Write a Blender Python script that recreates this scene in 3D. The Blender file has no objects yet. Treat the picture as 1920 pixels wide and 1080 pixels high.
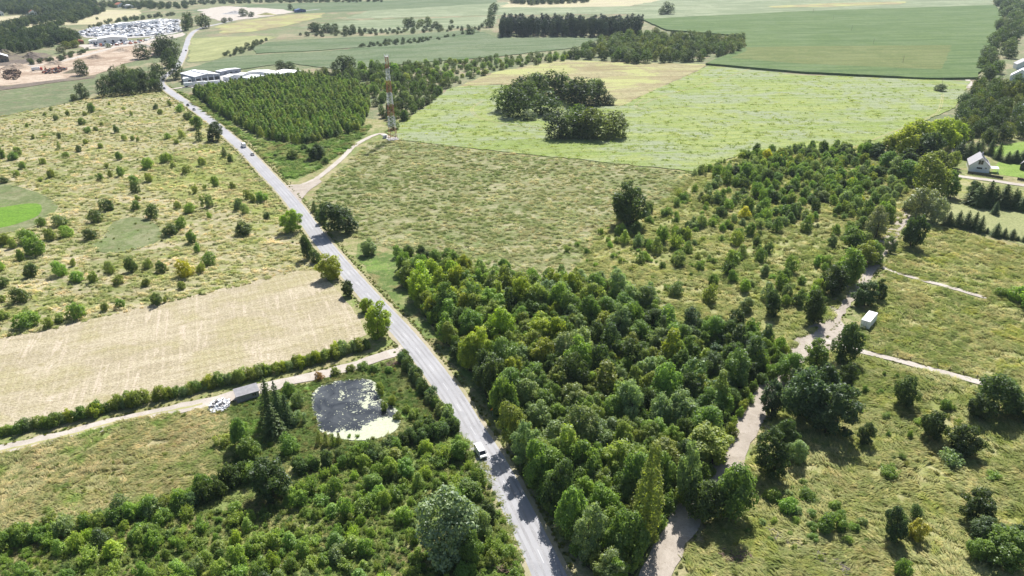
import bpy, bmesh, math, random
import numpy as np
from mathutils import Vector, Matrix
from mathutils.geometry import tessellate_polygon

# ------------------------------------------------------------------ camera, sky, sun, exposure
SC = bpy.context.scene
COL = SC.collection
FPX = 1346.0                                   # focal length in photo pixels (1920 wide)
CAM_H = 118.0                                  # drone height above the fields
PITCH = math.atan(640.0 / FPX)
ROLL = math.radians(-0.5)
_R0 = Vector((1, 0, 0)); _F = Vector((0, math.cos(PITCH), -math.sin(PITCH))); _U0 = Vector((0, math.sin(PITCH), math.cos(PITCH)))
_R = _R0 * math.cos(ROLL) + _U0 * math.sin(ROLL)
_U = _U0 * math.cos(ROLL) - _R0 * math.sin(ROLL)
cam_d = bpy.data.cameras.new('camera'); cam = bpy.data.objects.new('camera', cam_d); COL.objects.link(cam)
m = Matrix.Identity(4)
for i in range(3):
    m[i][0] = _R[i]; m[i][1] = _U[i]; m[i][2] = -_F[i]
m[2][3] = CAM_H
cam.matrix_world = m
cam_d.sensor_width = 36.0; cam_d.lens = FPX / 1920 * 36.0
cam_d.clip_start = 0.5; cam_d.clip_end = 20000
SC.camera = cam

SUN_EL = math.radians(51.0)
SUN_AZ = math.radians(14.5)                    # degrees to the right of the view direction (+Y), ahead of the camera
W = bpy.data.worlds.new('World'); SC.world = W; W.use_nodes = True
wn = W.node_tree.nodes; wl = W.node_tree.links
sky = wn.new('ShaderNodeTexSky'); sky.sky_type = 'NISHITA'; sky.sun_disc = False
sky.sun_elevation = SUN_EL; sky.sun_rotation = SUN_AZ; sky.altitude = 100
sky.air_density = 1.0; sky.dust_density = 1.5; sky.ozone_density = 1.0
bg = wn['Background']; bg.inputs['Strength'].default_value = 0.072
wl.new(sky.outputs[0], bg.inputs['Color'])
sun_d = bpy.data.lights.new('sun', 'SUN'); sun_d.energy = 5.0; sun_d.angle = math.radians(0.55); sun_d.color = (1.0, 0.965, 0.91)
sun = bpy.data.objects.new('sun', sun_d); COL.objects.link(sun)
_sd = Vector((math.sin(SUN_AZ) * math.cos(SUN_EL), math.cos(SUN_AZ) * math.cos(SUN_EL), math.sin(SUN_EL)))
sun.rotation_euler = _sd.to_track_quat('Z', 'Y').to_euler()
sun.location = (0, 0, 300)
SC.view_settings.view_transform = 'Standard'; SC.view_settings.look = 'None'
SC.view_settings.exposure = 0.82; SC.view_settings.gamma = 1.0; SC.view_settings.use_curve_mapping = False
SC.cycles.max_bounces = 6; SC.cycles.diffuse_bounces = 3; SC.cycles.glossy_bounces = 2
SC.cycles.transmission_bounces = 3; SC.cycles.volume_bounces = 0; SC.cycles.transparent_max_bounces = 4
SC.cycles.use_denoising = True; SC.cycles.denoiser = 'OPENIMAGEDENOISE'; SC.cycles.denoising_input_passes = 'RGB_ALBEDO_NORMAL'; SC.cycles.denoising_prefilter = 'ACCURATE'
SC.cycles.sample_clamp_indirect = 6.0
SC.cycles.caustics_reflective = False; SC.cycles.caustics_refractive = False

# ------------------------------------------------------------------ helpers
def G(x, y):
    """photo pixel -> point on the flat ground (metres)"""
    d = _R * ((x - 960) / FPX) - _U * ((y - 540) / FPX) + _F
    t = CAM_H / -d.z
    return Vector((d.x * t, d.y * t, 0))
def PXM(p):
    """photo pixels per metre, and depression, at ground point p"""
    d = Vector((p[0], p[1], -CAM_H))
    return FPX / d.dot(_F), math.atan2(CAM_H, math.hypot(p[0], p[1]))
def PIXV(x, y):
    z = y * _F[1] - CAM_H * _F[2] + x * _F[0]
    return 960 + FPX * (x * _R[0] + y * _R[1] - CAM_H * _R[2]) / z, 540 - FPX * (x * _U[0] + y * _U[1] - CAM_H * _U[2]) / z
def PIX(p):
    d = Vector((p[0], p[1], (p[2] if len(p) > 2 else 0) - CAM_H)); z = d.dot(_F)
    return 960 + FPX * d.dot(_R) / z, 540 - FPX * d.dot(_U) / z
def HGT(base, ypx):
    """height at which a vertical over ground point base reaches photo row ypx"""
    lo, hi = 0.0, 117.0
    for _ in range(40):
        mid = (lo + hi) / 2
        if PIX((base[0], base[1], mid))[1] > ypx: lo = mid
        else: hi = mid
    return lo
def GP(s):
    """'x,y x,y ...' in photo pixels -> ground polygon"""
    out = []
    for t in s.split():
        a, b = t.split(','); out.append(G(float(a), float(b)))
    return out
def inside(px, py, poly):
    r = np.zeros(np.shape(px), bool); n = len(poly); j = n - 1
    for i in range(n):
        xi, yi = poly[i][0], poly[i][1]; xj, yj = poly[j][0], poly[j][1]
        c = ((yi > py) != (yj > py)) & (px < (xj - xi) * (py - yi) / ((yj - yi) or 1e-9) + xi)
        r ^= c; j = i
    return r
def poly_area(p):
    return 0.5 * abs(sum(p[i - 1][0] * p[i][1] - p[i][0] * p[i - 1][1] for i in range(len(p))))
def poisson(poly, spacing, rng, limit=100000, density=None):
    """random points in a ground polygon at least `spacing` apart (dart throwing on a grid)"""
    xs = [p[0] for p in poly]; ys = [p[1] for p in poly]
    n = int(poly_area(poly) / (spacing * spacing) * 4) + 10
    n = min(n, 60000)
    bx = rng.uniform(min(xs), max(xs), n * 3); by = rng.uniform(min(ys), max(ys), n * 3)
    k = inside(bx, by, poly); bx = bx[k][:n]; by = by[k][:n]
    if density is not None:
        k = rng.random(len(bx)) < density(bx, by); bx = bx[k]; by = by[k]
    cell = {}; out = []
    for x, y in zip(bx.tolist(), by.tolist()):
        ci, cj = int(x // spacing), int(y // spacing); ok = True
        for a in (-1, 0, 1):
            for b in (-1, 0, 1):
                for q in cell.get((ci + a, cj + b), ()):
                    if (q[0] - x) ** 2 + (q[1] - y) ** 2 < spacing * spacing: ok = False; break
                if not ok: break
            if not ok: break
        if ok:
            cell.setdefault((ci, cj), []).append((x, y)); out.append((x, y))
            if len(out) >= limit: break
    return out
def catmull(pts, step=3.0, closed=False):
    P = [Vector(p[:2] if len(p) > 2 else p) for p in pts]; P = [Vector((p[0], p[1])) for p in P]
    if not closed: P = [P[0] * 2 - P[1]] + P + [P[-1] * 2 - P[-2]]
    else: P = [P[-1]] + P + [P[0], P[1]]
    out = []
    for i in range(1, len(P) - 2):
        a, b, c, d = P[i - 1], P[i], P[i + 1], P[i + 2]
        n = max(2, int((c - b).length / step))
        for k in range(n):
            t = k / n
            out.append(0.5 * ((2 * b) + (c - a) * t + (2 * a - 5 * b + 4 * c - d) * t * t + (3 * b - a - 3 * c + d) * t ** 3))
    if not closed: out.append(P[-2])
    return out

def link(o, parent=None, **kw):
    COL.objects.link(o)
    if parent is not None: o.parent = parent
    for k, v in kw.items(): o[k] = v
    return o
def mesh_obj(name, verts, faces, mat, parent=None, smooth=False, **kw):
    me = bpy.data.meshes.new(name); me.from_pydata([tuple(v) for v in verts], [], faces)
    if mat: me.materials.append(mat)
    if smooth: me.polygons.foreach_set('use_smooth', [True] * len(me.polygons))
    me.update()
    return link(bpy.data.objects.new(name, me), parent, **kw)
def empty(name, loc, rz=0.0, **kw):
    o = bpy.data.objects.new(name, None); o.location = loc; o.rotation_euler = (0, 0, rz); o.empty_display_size = 0.5
    return link(o, None, **kw)
class MB:
    """collects boxes, prisms and bars into one mesh"""
    def __init__(s): s.v = []; s.f = []
    def box(s, x0, y0, z0, x1, y1, z1):
        n = len(s.v)
        s.v += [(x0, y0, z0), (x1, y0, z0), (x1, y1, z0), (x0, y1, z0), (x0, y0, z1), (x1, y0, z1), (x1, y1, z1), (x0, y1, z1)]
        s.f += [tuple(n + i for i in q) for q in ((3, 2, 1, 0), (4, 5, 6, 7), (0, 1, 5, 4), (1, 2, 6, 5), (2, 3, 7, 6), (3, 0, 4, 7))]
        return s
    def tbox(s, c, size, rot):
        """box of `size` centred at c with a rotation Matrix"""
        n = len(s.v); a, b, d = size[0] / 2, size[1] / 2, size[2] / 2
        for p in ((-a, -b, -d), (a, -b, -d), (a, b, -d), (-a, b, -d), (-a, -b, d), (a, -b, d), (a, b, d), (-a, b, d)):
            s.v.append(tuple(rot @ Vector(p) + Vector(c)))
        s.f += [tuple(n + i for i in q) for q in ((3, 2, 1, 0), (4, 5, 6, 7), (0, 1, 5, 4), (1, 2, 6, 5), (2, 3, 7, 6), (3, 0, 4, 7))]
        return s
    def bar(s, a, b, r0, r1=None, n=5):
        a = Vector(a); b = Vector(b); r1 = r0 if r1 is None else r1
        d = (b - a)
        if d.length < 1e-6: return s
        d.normalize(); u = d.orthogonal().normalized(); w = d.cross(u); k = len(s.v)
        for p, r in ((a, r0), (b, r1)):
            for i in range(n):
                t = 2 * math.pi * i / n; s.v.append(tuple(p + (u * math.cos(t) + w * math.sin(t)) * r))
        for i in range(n): s.f.append((k + i, k + (i + 1) % n, k + n + (i + 1) % n, k + n + i))
        s.f.append(tuple(k + n + i for i in range(n))); s.f.append(tuple(k + n - 1 - i for i in range(n)))
        return s
    def prism(s, profile, y0, y1, axis='y'):
        """closed profile [(x,z)..] extruded along y (or [(y,z)] along x)"""
        n = len(s.v); k = len(profile)
        for yy in (y0, y1):
            for (a, b) in profile: s.v.append((a, yy, b) if axis == 'y' else (yy, a, b))
        s.f.append(tuple(range(n, n + k))[::-1]); s.f.append(tuple(range(n + k, n + 2 * k)))
        for i in range(k): s.f.append((n + i, n + (i + 1) % k, n + k + (i + 1) % k, n + k + i))
        return s
    def build(s, name, mat, parent=None, smooth=False, bevel=0, **kw):
        o = mesh_obj(name, s.v, s.f, mat, parent, smooth, **kw)
        bm = bmesh.new(); bm.from_mesh(o.data); bmesh.ops.recalc_face_normals(bm, faces=bm.faces)
        if bevel: bmesh.ops.bevel(bm, geom=bm.edges[:] + bm.verts[:], offset=bevel, segments=2, affect='EDGES', clamp_overlap=True)
        bm.to_mesh(o.data); bm.free(); return o

# ------------------------------------------------------------------ materials
class NT:
    """small node-tree writer"""
    def __init__(s, name):
        s.m = bpy.data.materials.new(name); s.m.use_nodes = True; s.t = s.m.node_tree; s.n = s.t.nodes; s.l = s.t.links
        for x in list(s.n): s.n.remove(x)
        s.out = s.n.new('ShaderNodeOutputMaterial')
    def node(s, t, **kw):
        x = s.n.new(t)
        for k, v in kw.items(): setattr(x, k, v)
        return x
    def put(s, sock, v):
        if hasattr(v, 'is_linked'): s.l.new(v, sock)
        else: sock.default_value = v
    def pos(s): return s.node('ShaderNodeNewGeometry').outputs['Position']
    def mapv(s, vec, scale=(1, 1, 1), rot=0.0):
        x = s.node('ShaderNodeMapping'); s.l.new(vec, x.inputs['Vector'])
        x.inputs['Scale'].default_value = scale; x.inputs['Rotation'].default_value = (0, 0, rot)
        if rot:                                           # rotate first, then stretch
            x.inputs['Scale'].default_value = (1, 1, 1)
            y = s.node('ShaderNodeMapping'); s.l.new(x.outputs[0], y.inputs['Vector']); y.inputs['Scale'].default_value = scale
            return y.outputs[0]
        return x.outputs[0]
    def noise(s, vec, scale, detail=4.0, rough=0.6, dist=0.0):
        x = s.node('ShaderNodeTexNoise'); s.l.new(vec, x.inputs['Vector'])
        x.inputs['Scale'].default_value = scale; x.inputs['Detail'].default_value = detail
        x.inputs['Roughness'].default_value = rough; x.inputs['Distortion'].default_value = dist
        return x.outputs['Fac']
    def wave(s, vec, scale, dist=1.0, dscale=1.0):
        x = s.node('ShaderNodeTexWave'); s.l.new(vec, x.inputs['Vector']); x.bands_direction = 'X'
        x.inputs['Scale'].default_value = scale; x.inputs['Distortion'].default_value = dist
        x.inputs['Detail'].default_value = 3; x.inputs['Detail Scale'].default_value = dscale
        return x.outputs['Fac']
    def sstep(s, v, a, b):
        x = s.node('ShaderNodeMapRange', interpolation_type='SMOOTHSTEP'); s.l.new(v, x.inputs[0])
        x.inputs[1].default_value = a; x.inputs[2].default_value = b; return x.outputs[0]
    def math(s, op, a, b=0.0):
        x = s.node('ShaderNodeMath', operation=op); s.put(x.inputs[0], a); s.put(x.inputs[1], b); return x.outputs[0]
    def mix(s, f, a, b, mode='MIX'):
        x = s.node('ShaderNodeMix', data_type='RGBA', blend_type=mode); s.put(x.inputs[0], f)
        for sock, v in ((x.inputs[6], a), (x.inputs[7], b)):
            if hasattr(v, 'is_linked'): s.l.new(v, sock)
            else: sock.default_value = (v[0], v[1], v[2], 1)
        return x.outputs[2]
    def ramp(s, f, stops):
        x = s.node('ShaderNodeValToRGB'); s.l.new(f, x.inputs[0]); e = x.color_ramp.elements
        while len(e) < len(stops): e.new(0.5)
        for q, (p, c) in zip(e, stops): q.position = p; q.color = (c[0], c[1], c[2], 1)
        return x.outputs[0]
    def bump(s, h, strength, dist):
        x = s.node('ShaderNodeBump'); s.l.new(h, x.inputs['Height']); x.inputs['Strength'].default_value = strength
        x.inputs['Distance'].default_value = dist; return x.outputs[0]
    def principled(s, col, rough=0.9, spec=0.2, normal=None, metal=0.0, coat=0.0):
        x = s.node('ShaderNodeBsdfPrincipled')
        if hasattr(col, 'is_linked'): s.l.new(col, x.inputs['Base Color'])
        else: x.inputs['Base Color'].default_value = (col[0], col[1], col[2], 1)
        s.put(x.inputs['Roughness'], rough); x.inputs['Specular IOR Level'].default_value = spec
        x.inputs['Metallic'].default_value = metal; x.inputs['Coat Weight'].default_value = coat
        if normal is not None: s.l.new(normal, x.inputs['Normal'])
        s.l.new(x.outputs[0], s.out.inputs['Surface']); return s.m

def plain(name, col, rough=0.6, spec=0.3, metal=0.0, var=0.12, scale=2.0, coat=0.0):
    t = NT(name); v = t.node('ShaderNodeTexCoord').outputs['Object']
    n = t.noise(v, scale, 5, 0.65)
    c = t.mix(t.sstep(n, 0.3, 0.72), [x * (1 - var) for x in col], [min(1, x * (1 + var)) for x in col])
    return t.principled(c, rough, spec, None, metal, coat)

def grass_colour(t, v, pal, big=0.012, stretch=None):
    """meadow colour: pal = (base, green, straw, brown, lush) mixed by noises of several sizes"""
    base, green, straw, brown, lush = pal
    sv = v if stretch is None else t.mapv(v, stretch[0], stretch[1])
    a = t.noise(sv, big, 5, 0.62, 0.6); b = t.noise(sv, big * 4.3, 5, 0.66, 0.4); c = t.noise(sv, 0.33, 6, 0.7, 0.3); d = t.noise(v, 1.6, 4, 0.7)
    col = t.mix(t.sstep(a, 0.43, 0.57), base, green)
    col = t.mix(t.math('MULTIPLY', t.sstep(b, 0.50, 0.60), 0.92), col, straw)
    b2 = t.noise(t.mapv(sv, (1.3, 1.0, 1.0), 0.7), big * 6.1, 4, 0.6, 0.5)
    col = t.mix(t.math('MULTIPLY', t.sstep(b2, 0.54, 0.64), 0.85), col, brown)
    col = t.mix(t.math('MULTIPLY', t.sstep(b2, 0.46, 0.36), 0.85), col, lush)
    col = t.mix(t.math('MULTIPLY', t.sstep(c, 0.48, 0.62), 0.6), col, straw)
    col = t.mix(t.math('MULTIPLY', t.sstep(c, 0.48, 0.36), 0.66), col, green)
    dd = t.sstep(d, 0.25, 0.78)
    f = t.node('ShaderNodeMix', data_type='RGBA', blend_type='MULTIPLY'); f.inputs[0].default_value = 1.0
    g = t.ramp(dd, [(0.0, (0.72, 0.74, 0.70)), (0.5, (1, 1, 1)), (1.0, (1.24, 1.22, 1.16))])
    t.l.new(col, f.inputs[6]); t.l.new(g, f.inputs[7])
    return f.outputs[2], c, d
def meadow(name, pal, big=0.012, bump=0.35, stretch=None):
    t = NT(name); v = t.pos()
    col, c, d = grass_colour(t, v, pal, big, stretch)
    h = t.math('ADD', t.math('MULTIPLY', c, 1.2), t.math('MULTIPLY', d, 0.55))
    return t.principled(col, 0.95, 0.1, t.bump(h, bump, 0.9))

PAL = {
 'dry':    ((0.263, 0.251, 0.136), (0.184, 0.198, 0.079), (0.369, 0.325, 0.219), (0.268, 0.237, 0.143), (0.208, 0.233, 0.077)),
 'mid':    ((0.169, 0.176, 0.079), (0.12, 0.144, 0.051), (0.293, 0.277, 0.167), (0.216, 0.193, 0.107), (0.169, 0.208, 0.079)),
 'rough':  ((0.225, 0.215, 0.1), (0.15, 0.18, 0.06), (0.32, 0.285, 0.165), (0.232, 0.199, 0.105), (0.16, 0.215, 0.058)),
 'right':  ((0.233, 0.237, 0.098), (0.167, 0.191, 0.06), (0.316, 0.302, 0.158), (0.241, 0.221, 0.1), (0.233, 0.246, 0.07)),
 'yellow': ((0.226, 0.233, 0.093), (0.159, 0.186, 0.059), (0.318, 0.298, 0.156), (0.242, 0.219, 0.098), (0.234, 0.242, 0.059)),
 'lush':   ((.12,.165,.05), (.085,.13,.036), (.22,.23,.10), (.19,.16,.075), (.13,.21,.045)),
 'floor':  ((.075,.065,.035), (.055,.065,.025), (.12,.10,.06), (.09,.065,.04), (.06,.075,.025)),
 'dull':   ((0.123, 0.149, 0.076), (0.099, 0.127, 0.062), (0.191, 0.198, 0.117), (0.16, 0.143, 0.089), (0.111, 0.154, 0.062)),
 'far':    ((0.16, 0.176, 0.098), (0.115, 0.147, 0.071), (0.269, 0.237, 0.153), (0.219, 0.176, 0.12), (0.13, 0.171, 0.076)),
 'sedge':  ((.14,.165,.07), (.11,.14,.055), (.20,.21,.115), (.16,.16,.085), (.13,.18,.06)),
 'herb':   ((.17,.205,.07), (.13,.175,.052), (.27,.26,.12), (.19,.17,.085), (.20,.25,.065)),
 'crop':   ((0.248, 0.284, 0.082), (0.212, 0.26, 0.06), (0.288, 0.308, 0.118), (0.232, 0.26, 0.118), (0.232, 0.292, 0.06)),
 'bank':   ((.135,.215,.05), (.11,.18,.042), (.19,.24,.08), (.17,.17,.075), (.13,.24,.045)),
 'lime':   ((0.206, 0.227, 0.071), (0.16, 0.189, 0.055), (0.277, 0.269, 0.118), (0.21, 0.189, 0.084), (0.21, 0.252, 0.059)),
}
MAT = {}
for k in PAL: MAT['meadow_' + k] = meadow('meadow_' + k, PAL[k], {'far': 0.004, 'mid': 0.016}.get(k, 0.012), 0.5 if k in ('dry', 'mid', 'lime') else 0.35, ((.75, 1.35, 1), .15) if k in ('dry', 'mid', 'lime') else None)

def crop_mat(name, c0, c1, c2, rot, row=0.0, stretch=(0.012, 0.11, 1), patch=(.2, .2, .2), pamt=0.0, bump=0.5):
    """a standing crop: streaks along the drill rows, lodged patches, fine mottling"""
    t = NT(name); v = t.pos(); s = t.mapv(v, stretch, rot)
    a = t.noise(s, 1.0, 6, 0.68, 0.5); b = t.noise(v, 0.22, 6, 0.72); c = t.noise(v, 1.1, 4, 0.7); e = t.noise(v, 0.02, 4, 0.6, 1.0)
    col = t.mix(t.sstep(a, 0.40, 0.60), c0, c1)
    col = t.mix(t.math('MULTIPLY', t.sstep(b, 0.46, 0.64), 0.85), col, c2)
    f2 = t.noise(t.mapv(v, (stretch[0] * 3.1, stretch[1] * 3.1, 1), rot + .05), 1.0, 4, 0.7, 0.4)
    col = t.mix(t.math('MULTIPLY', t.sstep(f2, 0.55, 0.68), 0.6), col, [x * 0.66 for x in c2])
    if pamt: col = t.mix(t.math('MULTIPLY', t.math('MULTIPLY', t.sstep(e, 0.44, 0.58), t.sstep(a, 0.38, 0.54)), pamt), col, patch)
    if row:
        w = t.wave(t.mapv(v, (1, 1, 1), rot), row, 1.2, 0.4)
        col = t.mix(t.math('MULTIPLY', t.sstep(w, 0.72, 0.98), 0.22), col, [x * 0.55 for x in c0])
    g = t.ramp(t.sstep(c, 0.25, 0.78), [(0, (.66, .68, .62)), (.5, (1, 1, 1)), (1, (1.28, 1.26, 1.2))])
    col = t.mix(1.0, col, g, 'MULTIPLY')
    return t.principled(col, 0.95, 0.08, t.bump(t.math('ADD', b, t.math('MULTIPLY', c, .5)), bump, 0.8))

MAT['rape'] = crop_mat('bright_crop', (0.186, 0.242, 0.067), (0.256, 0.293, 0.102), (0.219, 0.26, 0.116), math.radians(86), 0.026, (0.10, 0.008, 1), (.235,.265,.17), 0.9)
MAT['maize'] = crop_mat('maize', (0.074, 0.121, 0.039), (0.118, 0.167, 0.059), (0.065, 0.111, 0.038), math.radians(84), 0.035, (0.10, 0.006, 1), (.13,.175,.085), 0.5, 0.3)
MAT['maize_pale'] = crop_mat('ripening_maize', (0.118, 0.143, 0.049), (0.097, 0.13, 0.042), (0.139, 0.155, 0.059), math.radians(87), 0.012, (0.09, 0.004, 1), (.2,.22,.1), 0.3, 0.3)
MAT['greyfield'] = crop_mat('grey_green_crop', (0.087, 0.127, 0.061), (0.14, 0.171, 0.097), (0.08, 0.114, 0.055), math.radians(75), 0.0, (0.06, 0.008, 1), (.145,.175,.11), 0.5, 0.3)
MAT['palefield'] = crop_mat('pale_green_crop', (0.155, 0.193, 0.109), (0.223, 0.248, 0.16), (0.143, 0.176, 0.097), math.radians(80), 0.0, (0.05, 0.006, 1), (.29,.32,.21), 0.5, 0.2)
MAT['tanfield'] = crop_mat('ripe_corn', (.37,.33,.225), (.41,.37,.26), (.33,.295,.19), math.radians(60), 0.0, (0.05, 0.01, 1), (.4,.4,.2), 0.4, 0.2)
MAT['limefield'] = crop_mat('pale_lime_crop', (0.238, 0.251, 0.119), (0.277, 0.286, 0.141), (0.207, 0.229, 0.101), math.radians(20), 0.006, (0.05, 0.01, 1), (.4,.4,.2), 0.3, 0.2)
MAT['fallow'] = crop_mat('fallow', (0.243, 0.203, 0.117), (0.324, 0.297, 0.171), (0.198, 0.18, 0.09), math.radians(82), 0.0, (0.09, 0.012, 1), (.33,.35,.14), 0.8, 0.4)
MAT['lawn'] = crop_mat('lawn', (0.162, 0.246, 0.051), (0.187, 0.264, 0.064), (0.145, 0.221, 0.047), 0.4, 0.0, (0.05, 0.05, 1), (.25,.30,.1), 0.5, 0.1)
MAT['algae'] = crop_mat('algae', (0.117, 0.216, 0.03), (0.144, 0.246, 0.04), (0.09, 0.176, 0.028), 1.2, 0.0, (0.12, 0.05, 1), (.10,.2,.02), 0.5, 0.1)
MAT['earth'] = crop_mat('dug_earth', (.40,.32,.25), (.47,.39,.315), (.31,.235,.18), math.radians(60), 0.0, (0.06, 0.012, 1), (.25,.18,.13), 0.8, 0.6)
MAT['darkearth'] = crop_mat('dark_earth', (.14,.115,.10), (.19,.155,.13), (.10,.085,.07), 0.5, 0.0, (0.04, 0.03, 1), (.2,.19,.1), 0.5, 0.6)

def stubble():
    t = NT('stubble'); v = t.pos(); r = math.radians(-27)
    a = t.noise(t.mapv(v, (0.03, 0.22, 1), r), 1.0, 6, 0.7, 0.6)          # drilled rows
    b = t.noise(t.mapv(v, (0.55, 0.03, 1), r + 0.12), 1.0, 5, 0.65, 0.5)    # wheel tracks across
    c = t.noise(v, 0.05, 5, 0.6, 0.6); d = t.noise(v, 1.4, 5, 0.75); e = t.noise(v, 0.3, 5, 0.7)
    w = t.wave(t.mapv(v, (1, 1, 1), r + 0.06), 0.115, 2.2, 0.25); w2 = t.wave(t.mapv(v, (1, 1, 1), r + math.pi / 2), 0.075, 1.6, 0.2)
    col = t.mix(t.sstep(a, 0.38, 0.62), (.31,.27,.185), (.395,.348,.25))
    col = t.mix(t.math('MULTIPLY', t.math('MULTIPLY', t.sstep(b, 0.52, 0.62), t.sstep(c, 0.42, 0.56)), 0.8), col, (.46,.395,.31))
    col = t.mix(t.math('MULTIPLY', t.sstep(c, 0.52, 0.36), 0.55), col, (.31,.285,.145))
    col = t.mix(t.math('MULTIPLY', t.math('MULTIPLY', t.sstep(w, 0.62, 0.95), t.sstep(e, 0.36, 0.6)), 0.34), col, (.47,.41,.31))
    col = t.mix(t.math('MULTIPLY', t.math('MULTIPLY', t.sstep(w2, 0.62, 0.95), t.sstep(c, 0.6, 0.4)), 0.30), col, (.26,.215,.125))
    col = t.mix(t.math('MULTIPLY', t.sstep(e, 0.52, 0.68), 0.6), col, (.245,.215,.11))
    g = t.ramp(t.sstep(d, 0.28, 0.74), [(0, (.62, .60, .54)), (.5, (1, 1, 1)), (1, (1.22, 1.21, 1.18))])
    return t.principled(t.mix(1.0, col, g, 'MULTIPLY'), 0.95, 0.08, t.bump(t.math('ADD', d, e), 0.6, 0.5))
MAT['stubble'] = stubble()

def asphalt():
    t = NT('worn_asphalt'); v = t.pos()
    a = t.noise(v, 0.08, 4, 0.6, 0.4); b = t.noise(v, 1.2, 5, 0.7); c = t.noise(v, 14, 3, 0.6)
    col = t.mix(t.sstep(a, 0.35, 0.65), (.285,.284,.298), (.335,.334,.348))
    col = t.mix(t.math('MULTIPLY', t.sstep(b, 0.52, 0.75), 0.3), col, (.22,.22,.23))
    col = t.mix(t.math('MULTIPLY', t.sstep(c, 0.5, 0.8), 0.3), col, (.35,.35,.36))
    p = t.node('ShaderNodeTexVoronoi'); t.l.new(v, p.inputs['Vector']); p.inputs['Scale'].default_value = 0.09; p.feature = 'F1'
    col = t.mix(t.math('MULTIPLY', t.sstep(p.outputs['Distance'], 0.20, 0.14), 0.3), col, (.21,.21,.22))
    return t.principled(col, 0.85, 0.15, t.bump(c, 0.15, 0.02))
def dirt(name, c0, c1, c2):
    t = NT(name); v = t.pos()
    a = t.noise(v, 0.12, 5, 0.65, 0.6); b = t.noise(v, 0.9, 6, 0.72); c = t.noise(v, 6, 4, 0.65)
    col = t.mix(t.sstep(a, 0.36, 0.64), c0, c1)
    col = t.mix(t.math('MULTIPLY', t.sstep(b, 0.5, 0.72), 0.65), col, c2)
    g = t.ramp(t.sstep(c, 0.2, 0.8), [(0, (.8, .79, .78)), (1, (1.14, 1.13, 1.12))])
    return t.principled(t.mix(1.0, col, g, 'MULTIPLY'), 0.95, 0.1, t.bump(t.math('ADD', b, c), 0.5, 0.12))
MAT['asphalt'] = asphalt()
MAT['wheel'] = dirt('wheel_worn_asphalt', (.272,.271,.283), (.312,.311,.323), (.25,.25,.258))
MAT['lane'] = dirt('pale_lane', (.37,.335,.295), (.45,.415,.375), (.28,.25,.19))
MAT['track'] = dirt('warm_track', (.30,.265,.225), (.38,.34,.295), (.22,.19,.15))
MAT['verge'] = dirt('gravel_verge', (.36,.32,.24), (.30,.28,.17), (.22,.22,.10))
MAT['rut'] = dirt('rut', (.30,.30,.14), (.36,.33,.18), (.24,.26,.09))
MAT['yard'] = dirt('concrete_yard', (.36,.355,.35), (.44,.43,.42), (.30,.29,.28))
MAT['paint'] = plain('road_paint', (.43,.43,.44), 0.6, 0.3, 0, 0.06, 6)

def foliage(name, mode='object', stops=None, trans=0.45, gloss=0.014, spread=0.28):
    """leaf material: colour from the object's own tint (or a per-instance pick), varied leaf by leaf"""
    t = NT(name)
    oi = t.node('ShaderNodeObjectInfo')
    base = oi.outputs['Color'] if mode == 'object' else t.ramp(oi.outputs['Random'], stops)
    at = t.node('ShaderNodeAttribute', attribute_name='tone'); k = at.outputs['Fac']
    g = t.ramp(k, [(0, (1 - spread, 1 - spread * 0.85, 1 - spread * 0.9)), (0.5, (1, 1, 1)), (1, (1 + spread * 1.5, 1 + spread * 1.15, 1 + spread * 0.4))])
    col = t.mix(1.0, base, g, 'MULTIPLY')
    n = t.noise(t.pos(), 0.35, 3, 0.6)
    col = t.mix(1.0, col, t.ramp(t.sstep(n, 0.3, 0.7), [(0, (.84, .88, .86)), (1, (1.16, 1.12, 1.02))]), 'MULTIPLY')
    d = t.node('ShaderNodeBsdfDiffuse'); t.l.new(col, d.inputs[0]); d.inputs[1].default_value = 0.4
    tr = t.node('ShaderNodeBsdfTranslucent'); t.l.new(t.mix(1.0, col, (1.35, 1.45, 0.62), 'MULTIPLY'), tr.inputs[0])
    gl = t.node('ShaderNodeBsdfGlossy'); gl.inputs[0].default_value = (.9, .95, 1, 1); gl.inputs['Roughness'].default_value = 0.42
    m1 = t.node('ShaderNodeMixShader'); m1.inputs[0].default_value = trans; t.l.new(d.outputs[0], m1.inputs[1]); t.l.new(tr.outputs[0], m1.inputs[2])
    m2 = t.node('ShaderNodeMixShader'); m2.inputs[0].default_value = gloss; t.l.new(m1.outputs[0], m2.inputs[1]); t.l.new(gl.outputs[0], m2.inputs[2])
    t.l.new(m2.outputs[0], t.out.inputs['Surface']); return t.m
MAT['leaf'] = foliage('leaves')
MAT['leaf_silver'] = foliage('silvery_leaves', gloss=0.035, trans=0.3)
MAT['needle'] = foliage('needles', trans=0.12, gloss=0.012)
MAT['bark'] = plain('bark', (.095,.075,.055), 0.9, 0.1, 0, 0.3, 3)
MAT['bark_pale'] = plain('pale_bark', (.27,.245,.21), 0.9, 0.1, 0, 0.3, 3)

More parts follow.
